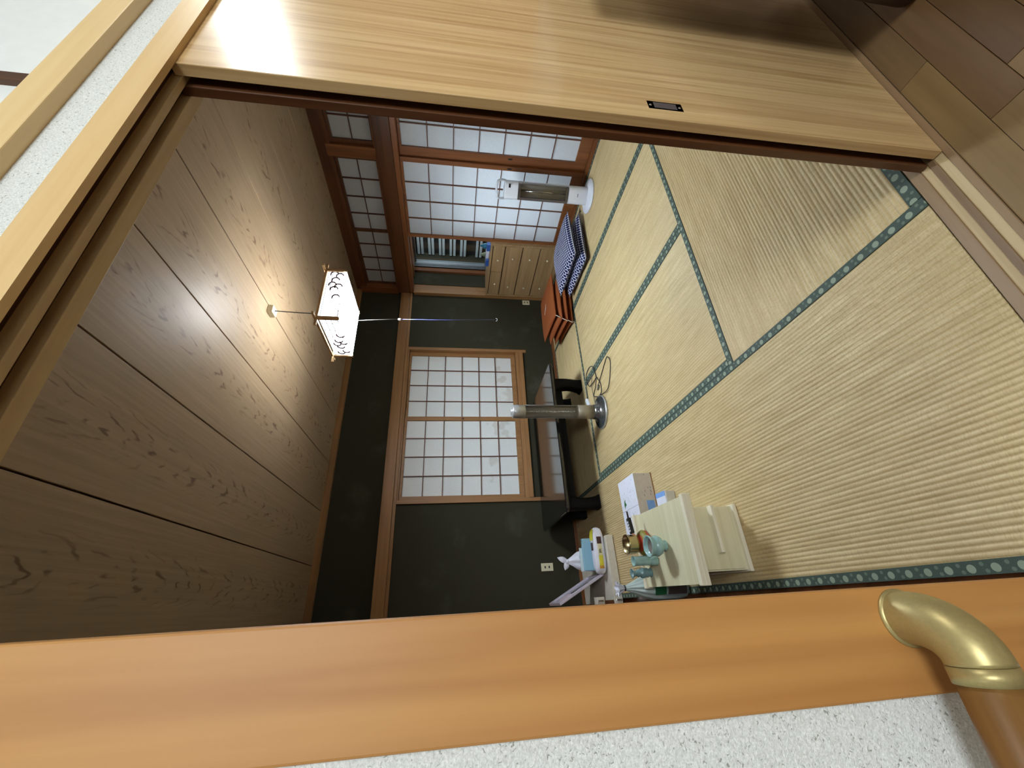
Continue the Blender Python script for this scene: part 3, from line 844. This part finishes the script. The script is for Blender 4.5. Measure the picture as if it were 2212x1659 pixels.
brn = cushion_mesh('cover', 0.268, 0.062, M['brown_cloth'])
labs = ['brown floor cushion at the bottom of the brown stack, on the tatami', 'brown floor cushion second from the bottom of the brown stack', 'brown floor cushion third from the bottom of the brown stack', 'brown floor cushion topmost of the brown stack in front of drawer chest']
for i in range(4):
    t_ = thing('floor_cushion', labs[i], 'cushion', (2.780 + 0.012 * i - (0.03 if i in (1, 2) else 0), 2.940 + 0.006 * i - (0.02 if i in (1, 2) else 0), 0.056 * i), -0.15 + 0.03 * i, 'brown floor cushions')
    o = bpy.data.objects.new('cover', brn); col.objects.link(o); o.parent = t_
    sb = MB()
    sb.tube([(-0.262, -0.262, 0.032), (-0.274, -0.276, 0.030), (-0.276, -0.266, 0.012), (-0.288, -0.274, -0.006), (-0.290, -0.258, -0.020)], 0.0030, 6)
    sb.build('tie_string', M['string'], t_)
    if i == 3: MB().tube([(-0.05, 0.05, 0.0600), (-0.01, 0.012, 0.0585), (0.04, -0.03, 0.0600)], 0.0032, 6).build('centre_tie', M['string'], t_)

# ------------------------------------------------------------------ white tower heater
wh = thing('tower_heater', 'white tower heater with round base standing before the paper screens', 'heater', (3.27, 1.884, 0), 0)
MB().lathe([(0.0, 0.0), (0.146, 0.0), (0.150, 0.006), (0.148, 0.014), (0.09, 0.030), (0.0, 0.034)], (0, 0, 0), 40).build('base', M['white_plastic'], wh)
def facing(o, a_): o.rotation_euler = (0, 0, a_); return o
AH = math.radians(58)     # which way the grille looks (local -y turned)
body = MB()
sec = rrect(-0.076, 0.076, -0.058, 0.058, 0.04, 5)
body.prism(sec, 0.028, 0.205)
body.prism([(p[0], p[1]) for p in sec], 0.665, 0.785)
back = [(-0.076, -0.02), (-0.076, 0.018), (-0.065, 0.047), (-0.036, 0.058), (0.036, 0.058), (0.065, 0.047), (0.076, 0.018), (0.076, -0.02), (0.062, -0.02), (0.062, 0.014), (0.03, 0.044), (-0.03, 0.044), (-0.062, 0.014), (-0.062, -0.02)]
body.prism(back, 0.205, 0.665)
facing(body.build('body', M['white_plastic'], wh, bevel=0.003), -AH)
facing(MB().prism([(-0.060, -0.018), (-0.060, 0.012), (-0.028, 0.042), (0.028, 0.042), (0.060, 0.012), (0.060, -0.018), (0.055, -0.018), (0.055, 0.010), (0.026, 0.037), (-0.026, 0.037), (-0.055, 0.010), (-0.055, -0.018)], 0.206, 0.664).build('reflector', M['reflector'], wh), -AH)
facing(box(-0.060, 0.060, -0.05, -0.0, 0.206, 0.226).box(-0.060, 0.060, -0.05, 0.0, 0.640, 0.664).box(-0.074, -0.050, -0.045, 0.02, 0.206, 0.664).build('end_guard', M['smoke'], wh, bevel=0.004), -AH)
facing(MB().tube([(0, 0.005, 0.226), (0, 0.005, 0.640)], 0.010, 12).build('heating_tube', M['chrome'], wh), -AH)
gp = []
for k in range(13):
    t_ = PI + k / 12 * PI
    gp.append((0.072 * math.cos(t_), -0.014 + 0.046 * math.sin(t_)))
facing(MB().prism(gp + [(p[0] * 0.97, p[1] * 0.97 + 0.0005) for p in gp[::-1]], 0.206, 0.664).build('front_guard', M['tube_glass'], wh), -AH)
hb = MB()
hb.tube([(-0.072, 0.02, 0.775), (-0.076, -0.005, 0.815), (-0.066, -0.025, 0.845), (-0.03, -0.038, 0.856), (0.03, -0.038, 0.856), (0.066, -0.025, 0.845), (0.076, -0.005, 0.815), (0.072, 0.02, 0.775)], 0.0105, 10)
facing(hb.build('handle', M['white_plastic'], wh), -AH)
facing(box(0.020, 0.052, -0.0605, -0.056, 0.735, 0.752).build('display', M['black'], wh), -AH)
facing(box(-0.012, 0.016, -0.0602, -0.056, 0.118, 0.124).build('badge', M['grey_print'], wh), -AH)
MB().lathe([(0.0, 0.784), (0.026, 0.784), (0.026, 0.792), (0.0, 0.794)], (0, 0, 0), 20).build('control_dial', M['white_plastic'], wh)

# ------------------------------------------------------------------ silver tower heater
sh = thing('tower_heater', 'silver cylindrical tower heater with glass front and black cord by low table', 'heater', (1.356, 2.46, 0), 0)
MB().lathe([(0.0, 0.0), (0.134, 0.0), (0.139, 0.004), (0.139, 0.012), (0.132, 0.017)], (0, 0, 0), 44).build('base_rim', M['silver'], sh)
MB().lathe([(0.133, 0.016), (0.10, 0.022), (0.075, 0.032), (0.062, 0.05), (0.058, 0.075), (0.0, 0.075)], (0, 0, 0), 44).build('base', plain('dark_glossy_silver', (128, 130, 130), 0.22, 0.8), sh)
MB().lathe([(0.0, 0.06), (0.056, 0.06), (0.056, 0.205), (0.050, 0.212), (0.0, 0.212)], (0, 0, 0), 36).build('lower_body', M['silver_warm'], sh)
MB().lathe([(0.0, 0.640), (0.054, 0.640), (0.054, 0.735), (0.047, 0.744), (0.03, 0.744), (0.03, 0.752), (0.0, 0.754)], (0, 0, 0), 36).build('top_cap', M['silver'], sh)
vw = math.atan2(-0.4533 - 2.46, 0.0045 - 1.356)
hs = []
for k in range(13):
    t_ = vw + PI / 2 + k / 12 * PI
    hs.append((0.050 * math.cos(t_), 0.050 * math.sin(t_)))
MB().prism(hs + [(p[0] * 0.95, p[1] * 0.95) for p in hs[::-1]], 0.21, 0.642).build('reflector', M['reflector'], sh)
cl = MB()
cl.tube([(0.013 * math.cos(k * 0.9), 0.013 * math.sin(k * 0.9), 0.225 + k * 0.41 / 330) for k in range(331)], 0.0026, 5)
cl.build('heating_coil', M['chrome'], sh)
gl = MB(); gl.grid(lambda u, v: (0.053 * math.cos(vw - PI / 2 + PI * u), 0.053 * math.sin(vw - PI / 2 + PI * u), 0.211 + 0.43 * v), 20, 1)
gl.build('front_glass', M['tube_glass'], sh)
for k in (-0.75, 0.75):
    a_ = vw + k * 1.9
    MB().tube([(0.051 * math.cos(a_), 0.051 * math.sin(a_), 0.211), (0.051 * math.cos(a_), 0.051 * math.sin(a_), 0.641)], 0.003, 6).build('guard_wire', M['silver'], sh)
# cord on the floor, points in room metres
def floor_pt(u, v, z=0.0055):
    d = RIGHT * ((u - 1106) / 882.05) + DOWN * ((v - 829.5) / 882.05) + FWD
    t_ = (z - CAM.z) / d.z
    p = CAM + d * t_
    return Vector((p.x - 1.356, p.y - 2.46, z))
def smooth(pts, n=6):
    out = []
    for i in range(len(pts) - 1):
        p0, p1, p2, p3 = pts[max(i - 1, 0)], pts[i], pts[i + 1], pts[min(i + 2, len(pts) - 1)]
        for k in range(n):
            t_ = k / n
            out.append(0.5 * ((2 * p1) + (p2 - p0) * t_ + (2 * p0 - 5 * p1 + 4 * p2 - p3) * t_ ** 2 + (3 * p1 - p0 - 3 * p2 + p3) * t_ ** 3))
    out.append(pts[-1])
    return out
zp = lambda L: [floor_pt(1220 + x / 8.294, 740 + y / 8.294) for x, y in L]
cpts = zp([(560, 1080), (590, 1000), (650, 900), (640, 740), (600, 650), (565, 625), (520, 700), (490, 750), (440, 785), (405, 720), (395, 590), (430, 460), (480, 425), (530, 470), (560, 620), (550, 800), (530, 950), (600, 970), (640, 940), (770, 850), (800, 680), (815, 350), (775, 255), (735, 300), (660, 550), (610, 760)])
for i, p in enumerate(cpts): p.z = 0.0055 + (0.006 if i % 3 == 1 else 0)
cpts[0].z = 0.012
cd = MB(); cd.tube(smooth(cpts), 0.0034, 6)
cd = cd.build('power_cord', M['cord'], sh)
pl = zp([(610, 760), (598, 850)])
MB().tube([p + Vector((0, 0, 0.004)) for p in pl], [0.010, 0.008], 8).build('plug', M['cord_grey'], cd)
c2 = zp([(420, 1060), (400, 1000), (385, 800), (395, 720), (440, 640), (480, 610), (485, 800), (520, 980), (545, 1090)])
for p in c2: p.z = 0.006
MB().tube(smooth(c2), 0.0026, 6).build('switch_cord', M['cord_grey'], sh)
rp = floor_pt(1220 + 430 / 8.294, 740 + 1080 / 8.294)
rb = MB(); rb.prism(rrect(-0.05, 0.05, -0.018, 0.018, 0.014, 4), 0.0, 0.022)
rb = rb.build('hand_switch', M['white_plastic'], sh, (rp.x, rp.y, 0.002), 0.5, bevel=0.004)

# ------------------------------------------------------------------ drawer chest in the recess
CH = (3.46, 2.692, 0.0)
ch = thing('drawer_chest', 'pale wooden chest with small round knobs, two short drawers above three wide', 'chest', CH)
CW, CHT, CD = 0.832, 0.822, 0.31
cb_ = MB()
cb_.box(0.0, CD, 0, 0.024, 0.022, CHT); cb_.box(0.0, CD, CW - 0.024, CW, 0.022, CHT)
cb_.box(0.0, CD, 0.024, CW - 0.024, CHT - 0.022, CHT)
cb_.box(0.006, CD, 0.024, CW - 0.024, 0.022, 0.06); cb_.box(CD - 0.012, CD, 0.024, CW - 0.024, 0.06, CHT - 0.022)
cb_.build('carcass', M['chest_y'], ch, bevel=0.002)
def chest_drawer(y0, y1, z0, z1, knobs):
    d_ = cbox('drawer', 0.002, 0.28, y0, y1, z0, z1, M['chest_y'], ch, 0.003)
    for ky in knobs:
        MB().lathe([(0, -0.022), (0.008, -0.021), (0.011, -0.014), (0.007, -0.006), (0.005, 0.004)], (0, 0, 0), 14, axis='x').build('knob', M['trimpale_z'], d_, (0.002 - 0.141, ky - (y0 + y1) / 2, 0.0))
chest_drawer(0.028, CW / 2 - 0.004, 0.665, 0.792, [0.22])
chest_drawer(CW / 2 + 0.004, CW - 0.028, 0.665, 0.792, [0.61])
for z0, z1 in ((0.470, 0.655), (0.270, 0.460), (0.066, 0.260)):
    chest_drawer(0.028, CW - 0.028, z0, z1, [0.19, 0.655])
# small things standing on the chest, by the window
def lathe_obj(name, prof, mat, loc, label, cat, n=20, sx=1, sy=1):
    return tag(MB().lathe(prof, (0, 0, 0), n, sx, sy).build(name, mat, None, loc), label, cat)
lathe_obj('bottle', [(0, 0), (0.030, 0.0), (0.032, 0.05), (0.026, 0.075), (0.010, 0.09), (0.010, 0.108), (0.0, 0.108)], M['teal'], (3.575, 2.83, CHT), 'small teal bottle standing on top of the drawer chest', 'bottle')
lathe_obj('bottle', [(0, 0), (0.026, 0.0), (0.028, 0.045), (0.020, 0.07), (0.010, 0.085), (0.010, 0.095), (0.0, 0.095)], M['olive'], (3.62, 3.00, CHT), 'small olive green bottle at window end of the drawer chest top', 'bottle')
tag(cbox('carton', 3.500, 3.545, 2.745, 2.835, CHT, CHT + 0.040, M['blue'], None, 0.002), 'small blue carton on chest top next to the paper screen', 'box')
tag(cbox('carton', 3.495, 3.53, 2.97, 3.06, CHT, CHT + 0.036, M['blue'], None, 0.002), 'small blue carton on chest top farther from the paper screen', 'box')
lf_ = MB(); lf_.grid(lambda u, v: (0.02 * math.sin(u * 2.5) + 0.012 * v, -0.02 + 0.27 * u, 0.002 + 0.042 * v * (1 - 0.35 * u)), 12, 3)
tag(lf_.build('leaflet', M['white_card'], None, (3.545, 2.86, CHT)), 'curled white leaflet standing on the front edge of chest top', 'leaflet')

# ------------------------------------------------------------------ small altar table and what stands on it
AT = (0.209, 1.40, 0)
at_ = thing('altar_table', 'small pale wooden altar table with one drawer and raised white rims', 'table', AT, -0.02)
TX, TY0, TY1, TZ = 0.168, -0.235, 0.270, 0.250
cbox('tabletop', -TX, TX, TY0, TY1, TZ - 0.020, TZ, M['pale_x'], at_, 0.001)
for (y0, y1) in ((TY0 - 0.012, TY0 + 0.012), (TY1 - 0.012, TY1 + 0.012)):
    rim = cbox('rim', -TX - 0.006, TX + 0.006, y0, y1, TZ - 0.026, TZ + 0.012, M['trimpale_x'], at_, 0.003)
    cbox('bead', -TX - 0.006, TX + 0.006, y0 - 0.003, y1 + 0.003, TZ - 0.012, TZ - 0.002, M['trimpale_x'], at_, 0.003)
bd = MB()
bd.box(-0.126, 0.126, -0.19, 0.24, 0.012, TZ - 0.018)
bd.build('body', M['pale_x'], at_, bevel=0.002)
cbox('drawer', -0.120, 0.120, -0.196, -0.188, 0.030, 0.205, M['pale_x'], at_, 0.0015)
cbox('pull_bar', -0.060, 0.126, -0.226, -0.196, 0.116, 0.132, M['trimpale_x'], at_, 0.003)
cbox('plinth', -0.132, 0.132, -0.206, 0.246, 0.0, 0.016, M['trimpale_x'], at_, 0.002)
TZW = TZ
lathe_obj('incense_burner', [(0.0, 0.0), (0.020, 0.0), (0.024, 0.006), (0.018, 0.014), (0.036, 0.028), (0.045, 0.046), (0.041, 0.060), (0.036, 0.064), (0.041, 0.067), (0.037, 0.072), (0.043, 0.076), (0.047, 0.086), (0.045, 0.088), (0.038, 0.084), (0.035, 0.070), (0.0, 0.068)], M['celadon'], (0.204, 1.395, TZW + 0.0008), 'round celadon incense bowl with ash on the altar table', 'bowl', 32)
bpy.data.objects['incense_burner'].data.materials.append(M['ash'])
for p in bpy.data.objects['incense_burner'].data.polygons:
    if max((v[0] ** 2 + v[1] ** 2) ** 0.5 for v in [bpy.data.objects['incense_burner'].data.vertices[i].co for i in p.vertices]) < 0.0362 and p.center.z > 0.06: p.material_index = 1
lathe_obj('bud_vase', [(0.0, 0.0), (0.021, 0.0), (0.023, 0.004), (0.021, 0.034), (0.018, 0.038), (0.021, 0.042), (0.0205, 0.108), (0.024, 0.117), (0.022, 0.1175), (0.017, 0.110), (0.016, 0.03), (0, 0.03)], M['celadon'], (0.155, 1.515, TZW), 'straight celadon tube vase beside the incense bowl', 'vase', 28)
lathe_obj('bud_vase', [(0.0, 0.0), (0.019, 0.0), (0.021, 0.004), (0.017, 0.012), (0.022, 0.022), (0.021, 0.032), (0.024, 0.044), (0.021, 0.054), (0.015, 0.060), (0.018, 0.068), (0.011, 0.078), (0.013, 0.085), (0.023, 0.098), (0.021, 0.099), (0.010, 0.088), (0.009, 0.03), (0, 0.03)], M['celadon_dark'], (0.108, 1.600, TZW), 'ringed celadon vase with flared mouth at corner of altar table', 'vase', 28)
bc = thing('bell_cushion', 'red and olive round brocade cushion under the brass bell', 'cushion', (0.238, 1.565, TZW))
MB().lathe([(0.0, 0.001), (0.034, 0.001), (0.056, 0.012), (0.060, 0.026), (0.052, 0.040), (0.028, 0.046), (0.0, 0.046)], (0, 0, 0), 28).build('pad', M['red_cloth'], bc)
MB().lathe([(0.0400, 0.0440), (0.0525, 0.0400), (0.0605, 0.0285), (0.0600, 0.0250), (0.0570, 0.0290), (0.050, 0.0390)], (0, 0, 0), 28).build('band', M['olive_cloth'], bc)
lathe_obj('altar_bell', [(0.0, 0.0463), (0.028, 0.047), (0.040, 0.056), (0.044, 0.072), (0.045, 0.108), (0.0465, 0.112), (0.0435, 0.112), (0.0415, 0.072), (0.036, 0.060), (0.0, 0.052)], M['brass'], (0.236, 1.575, TZW), 'brass bell bowl on the red brocade cushion', 'bell', 36)
lt = thing('gas_lighter', 'black long lighter lying across bell cushion on altar table', 'lighter', (0.318, 1.570, TZW + 0.075), 0.20)
cbox('case', -0.035, 0.042, -0.012, 0.012, -0.009, 0.009, M['black'], lt, 0.003)
MB().tube([(0.042, 0, 0), (0.075, -0.004, 0.0)], 0.0045, 10).build('nozzle', M['black'], lt)
MB().tube([(-0.035, 0.0, 0.0), (-0.062, 0.0, -0.022)], 0.006, 10).build('trigger_end', plain('lighter_orange', (206, 150, 120), 0.5), lt)
ll = MB()
for k in range(4): ll.box(-0.026 + k * 0.014, -0.017 + k * 0.014, -0.008, 0.006, 0.0090, 0.0096)
ll = ll.build('white_lettering', M['white_card'], lt)

# ------------------------------------------------------------------ white carton, small box
wc = thing('gift_box', 'long white printed carton with green mark on tatami behind the altar table', 'box', (0.675, 1.874, 0))
cbox('carton', -0.405, 0.0, 0.0, 0.247, 0.004, 0.118, M['white_card'], wc, 0.001)
cbox('side_panel', -0.405, -0.0005, -0.0012, 0.0, 0.004, 0.117, plain('beige_print', (200, 190, 178), 0.7), wc)
cbox('cardboard_base', -0.53, 0.002, -0.004, 0.250, 0.0, 0.006, M['cardboard'], wc)
cbox('seam', -0.1885, -0.1870, 0.0, 0.247, 0.118, 0.1186, M['grey_print'], wc)
gm = MB(); gm.prism([(-0.155, 0.165), (-0.162, 0.188), (-0.175, 0.197), (-0.150, 0.200), (-0.128, 0.190), (-0.120, 0.172), (-0.135, 0.180)], 0.118, 0.1188)
gm.build('green_mark', M['green_print'], wc)
sp = MB()
for k in range(34):
    x, y = random.uniform(-0.17, -0.01), random.uniform(0.02, 0.23)
    s_ = random.uniform(0.002, 0.006)
    sp.box(x, x + s_, y, y + s_ * 0.4, 0.118, 0.1185)
for k in range(9):
    x, z = random.uniform(-0.18, -0.01), random.uniform(0.02, 0.10)
    sp.box(x, x + 0.010, -0.0018, -0.0011, z, z + 0.003)
sp.tube([(-0.20, 0.14, 0.118), (-0.22, 0.15, 0.118), (-0.24, 0.13, 0.118)], 0.0012, 4); sp.tube([(-0.215, 0.10, 0.118), (-0.235, 0.085, 0.118), (-0.25, 0.105, 0.118)], 0.0012, 4)
sp = sp.build('grey_print', M['grey_print'], wc); sp['kind'] = 'stuff'
cbox('blue_label', -0.235, -0.165, -0.0022, -0.0011, 0.015, 0.062, M['blue_print'], wc)
sb_ = thing('small_box', 'small white card box on tatami between carton and altar table', 'box', (0.425, 1.655, 0), -0.05)
cbox('case', 0.0, 0.085, 0.0, 0.105, 0.0, 0.055, plain('grey_white_card', (196, 194, 186), 0.7), sb_, 0.002)
cbox('lid', -0.001, 0.086, -0.001, 0.106, 0.050, 0.060, M['white_card'], sb_, 0.002)
cbox('flap', 0.060, 0.086, -0.001, 0.106, 0.060, 0.0608, M['blue_print'], sb_)

# ------------------------------------------------------------------ low stand by the left wall and its load
ls = thing('low_stand', 'low whitish stand on tatami under the picture frame and packages', 'stand', (-0.022, 2.66, 0))
cbox('board', 0.0, 0.452, 0.02, 0.72, 0.026, 0.060, M['tinted_wall'], ls, 0.003)
cbox('front_rail', 0.0, 0.455, 0.0, 0.022, 0.004, 0.062, M['tinted_wall'], ls, 0.003)
for x0, y0 in ((0.004, 0.03), (0.404, 0.03), (0.004, 0.66), (0.404, 0.66)):
    cbox('leg', x0, x0 + 0.044, y0, y0 + 0.044, 0.0, 0.030, M['tinted_wall'], ls, 0.002)
cbox('upright', -0.0, 0.024, 0.022, 0.060, 0.058, 0.135, M['dark_z'], ls, 0.002)
cbox('corner_block', -0.0, 0.046, 0.004, 0.060, 0.135, 0.195, M['tinted_wall'], ls, 0.004)
cbox('highlight_strip', 0.016, 0.028, -0.001, 0.004, 0.145, 0.186, M['chrome'], ls, 0.001)  # chrome strip put in as the bright highlight on the upper block
cbox('highlight_strip', 0.016, 0.028, -0.004, 0.0, 0.010, 0.050, M['chrome'], ls, 0.001)  # same highlight imitated on the lower block
SZ = 0.0605
# picture frame leaning on the left wall
pf = thing('picture_frame', 'narrow silver picture frame leaning on the brown wall above the low stand', 'picture frame', (0.170, 2.80, SZ))
fb = Vector((0, 0, 0.0)); ftp = Vector((-0.185, 0.0, 0.36))
ud = ftp.normalized(); HF = ftp.length; nd = Vector((ud.z, 0, -ud.x)); WF = 0.36
def fbox(name, a0, a1, b0, b1, d0, d1, m, bev=0.0):
    mb = MB()
    vs = []
    for a_ in (a0, a1):
        for b_ in (b0, b1):
            for d_ in (d0, d1):
                p = ud * a_ + nd * d_; vs.append((p.x, b_, p.z))
    mb.add(vs, [(0, 1, 3, 2), (4, 6, 7, 5), (0, 4, 5, 1), (2, 3, 7, 6), (0, 2, 6, 4), (1, 5, 7, 3)])
    return mb.build(name, m, pf, bevel=bev)
fbox('moulding', 0, HF, 0, 0.026, 0, 0.020, M['frame_white'], 0.003); fbox('moulding', 0, HF, WF - 0.026, WF, 0, 0.020, M['frame_white'], 0.003)
fbox('moulding', 0, 0.026, 0.026, WF - 0.026, 0, 0.020, M['frame_white'], 0.003); fbox('moulding', HF - 0.026, HF, 0.026, WF - 0.026, 0, 0.020, M['frame_white'], 0.003)
fbox('picture', 0.02, HF - 0.02, 0.02, WF - 0.02, 0.004, 0.008, M['photo'])
fc = MB()
cc = ud * (HF * 0.76) + nd * 0.0085
fc.add([(cc.x + (ud * (0.055 * math.sin(q / 20 * 2 * PI))).x, WF * 0.5 + 0.075 * math.cos(q / 20 * 2 * PI), cc.z + (ud * (0.055 * math.sin(q / 20 * 2 * PI))).z) for q in range(20)], [list(range(20))])
fc.build('pink_print', plain('pink_print', (226, 196, 206), 0.3), pf)
# blue carton
bx = thing('blue_carton', 'light blue flat carton standing behind the yellow packet on low stand', 'box', (0.205, 2.80, SZ), -0.06)
cbox('case', 0.0, 0.225, 0.0, 0.035, 0.0, 0.145, M['blue_card'], bx, 0.002)
cbox('back_card', -0.005, 0.16, 0.036, 0.042, 0.0, 0.165, plain('pale_card', (206, 222, 224), 0.6), bx)
# yellow packet: clear pillow bag with yellow and brown print, lying on its edge
yp = thing('snack_packet', 'clear plastic packet with yellow and brown print lying on low stand', 'packet', (0.335, 2.735, SZ), -0.05)
def pil(u, v):
    a_ = -1 + 2 * u
    w_ = 0.040 * max(0.0, 1 - abs(a_) ** 4) ** 0.5 + 0.001; h_ = 0.034 * max(0.0, 1 - abs(a_) ** 5) ** 0.5 + 0.012
    t_ = 2 * PI * v
    c_, s_ = math.cos(t_), math.sin(t_)
    return (a_ * 0.165, w_ * math.copysign(abs(c_) ** 0.6, c_), 0.046 + h_ * math.copysign(abs(s_) ** 0.6, s_))
pb_ = MB(); pb_.grid(pil, 26, 24)
pb_.build('wrapper', M['bag_white'], yp)
def decal(name, x0, x1, z0, z1, m, par):
    # patch following the front of the packet
    mb = MB()
    def f(u, v):
        x = x0 + (x1 - x0) * u
        w_ = 0.040 * max(0.0, 1 - abs(x / 0.165) ** 4) ** 0.5 + 0.0022
        return (x, -w_ * (1 - 0.10 * abs(2 * v - 1) ** 3), z0 + (z1 - z0) * v)
    mb.grid(f, 8, 6); return mb.build(name, m, par)
decal('yellow_print', -0.105, -0.035, 0.022, 0.066, M['yellow'], yp); decal('orange_print', -0.125, -0.105, 0.022, 0.066, M['orange'], yp)
decal('cream_print', -0.035, 0.045, 0.022, 0.066, M['cream_print'], yp); decal('brown_print', 0.045, 0.095, 0.020, 0.068, M['brown_print'], yp)
lb_ = MB()
for x0, x1, z0, z1 in [(-0.018, -0.014, 0.034, 0.056), (-0.012, -0.009, 0.040, 0.052), (-0.006, -0.003, 0.036, 0.056), (0.000, 0.003, 0.042, 0.052), (0.005, 0.008, 0.036, 0.050), (-0.012, 0.004, 0.045, 0.048)]:
    lb_.box(x0, x1, -0.0438, -0.0425, z0, z1)
lb_.build('black_lettering', M['ink'], yp)
def top_decal(name, x0, x1, y0, y1, m):
    mb = MB()
    def f(u, v):
        x = x0 + (x1 - x0) * u
        h_ = 0.034 * max(0.0, 1 - abs(x / 0.165) ** 5) ** 0.5 + 0.0132
        return (x, y0 + (y1 - y0) * v, 0.046 + h_ * (1 - 0.04 * abs(2 * v - 1) ** 3))
    mb.grid(f, 8, 5); return mb.build(name, m, yp)
top_decal('yellow_top_print', 0.070, 0.150, -0.034, 0.034, M['yellow']); top_decal('brown_top_print', 0.000, 0.055, -0.026, 0.022, M['brown_print'])
# knotted white bag
wbag = thing('plastic_bag', 'white plastic bag tied in a knot behind the blue carton', 'bag', (0.285, 2.945, SZ))
def bagf(u, v):
    t_ = 2 * PI * u
    R_ = [0.065, 0.078, 0.076, 0.070, 0.060, 0.036, 0.014][min(6, int(v * 6))]
    R2 = [0.065, 0.078, 0.076, 0.070, 0.060, 0.036, 0.014][min(6, int(v * 6) + 1)]
    fr = v * 6 - int(v * 6)
    r = (R_ * (1 - fr) + R2 * fr) * (1 + (0.05 + 0.07 * v) * math.sin(5 * t_ + 3 * v) + 0.04 * math.sin(9 * t_ - 5 * v))
    return (r * math.cos(t_), r * 0.8 * math.sin(t_), 0.235 * v)
bb = MB(); bb.grid(bagf, 40, 24, True); bb.build('sack', M['bag_white'], wbag)
def ear(name, ang, ln):
    mb = MB()
    d_ = Vector((math.cos(ang), 0.1, math.sin(ang)))
    s_ = Vector((-d_.z, 0.0, d_.x)).normalized()
    def f(u, v):
        w_ = 0.022 * math.sin(PI * min(1, u * 0.92 + 0.12)) ** 0.7
        p = Vector((0, 0, 0.236)) + d_ * ln * u + s_ * w_ * math.cos(2 * PI * v) + Vector((0, 1, 0)) * (0.006 * math.sin(2 * PI * v) + 0.004 * math.sin(9 * u))
        return tuple(p)
    mb.grid(f, 10, 10); return mb.build(name, M['bag_white'], wbag)
ear('knot_ear', 1.15, 0.085); ear('knot_ear', 2.75, 0.065)
MB().lathe([(0, -0.016), (0.014, -0.010), (0.018, 0.0), (0.014, 0.010), (0, 0.016)], (0, 0, 0.236), 14).build('knot', M['bag_white'], wbag)
# tall pale green sack by the post
gs = thing('plastic_sack', 'tall pale green translucent sack tied at the neck beside the altar table', 'bag', (0.052, 1.80, 0))
def sackf(u, v):
    t_ = 2 * PI * u
    ks = [0.072, 0.080, 0.080, 0.078, 0.072, 0.056, 0.032, 0.012]
    q = v * 7; i = min(6, int(q)); fr = q - i
    r = (ks[i] * (1 - fr) + ks[i + 1] * fr) * (1 + (0.02 + 0.09 * v * v) * math.sin(11 * t_))
    return (r * math.cos(t_) * 0.82, r * math.sin(t_), 0.002 + 0.315 * v)
ss = MB(); ss.grid(sackf, 66, 28, True); ss.build('sack', M['bag_green'], gs)
def neckf(u, v):
    t_ = 2 * PI * u
    r = (0.010 + 0.022 * v ** 1.4) * (1 + 0.25 * math.sin(6 * t_))
    return (r * math.cos(t_), r * math.sin(t_), 0.317 + 0.042 * v)
ss = MB(); ss.grid(neckf, 40, 8, True); ss.build('gathered_neck', M['bag_white'], gs)
MB().lathe([(0.011, -0.004), (0.0145, -0.002), (0.0145, 0.003), (0.011, 0.005)], (0, 0, 0.317), 16).build('tie', M['black'], gs)
decal2 = MB(); decal2.grid(lambda u, v: (0.0690 * math.cos(-2.2 + 1.6 * u) , 0.0835 * math.sin(-2.2 + 1.6 * u), 0.13 + 0.06 * v), 10, 4)
decal2.build('green_print', M['green_print'], gs)
decal3 = MB(); decal3.grid(lambda u, v: (0.0690 * math.cos(-2.2 + 1.6 * u) , 0.0835 * math.sin(-2.2 + 1.6 * u), 0.02 + 0.10 * v), 10, 4)
decal3.build('grey_label', M['smoke'], gs)

# ------------------------------------------------------------------ outlets and small wall fittings
for (x, z, lab) in ((3.416 - 0.002, 0.298, 'cream wall outlet on green plaster beside the drawer chest'), (0.299, 0.325, 'cream wall outlet on green plaster above the low stand')):
    t_ = thing('wall_outlet', lab, 'outlet', (x, YB, z), 0, 'cream wall outlets')
    box(-0.034, 0.034, -0.007, -0.0005, -0.056 if x < 1 else -0.046, 0.056 if x < 1 else 0.046).build('plate', M['outlet'], t_, bevel=0.002)
    for s in (-1, 1):
        box(-0.010, 0.010, -0.0078, -0.0069, s * 0.019 - 0.006, s * 0.019 + 0.006).build('socket', M['black'], t_)
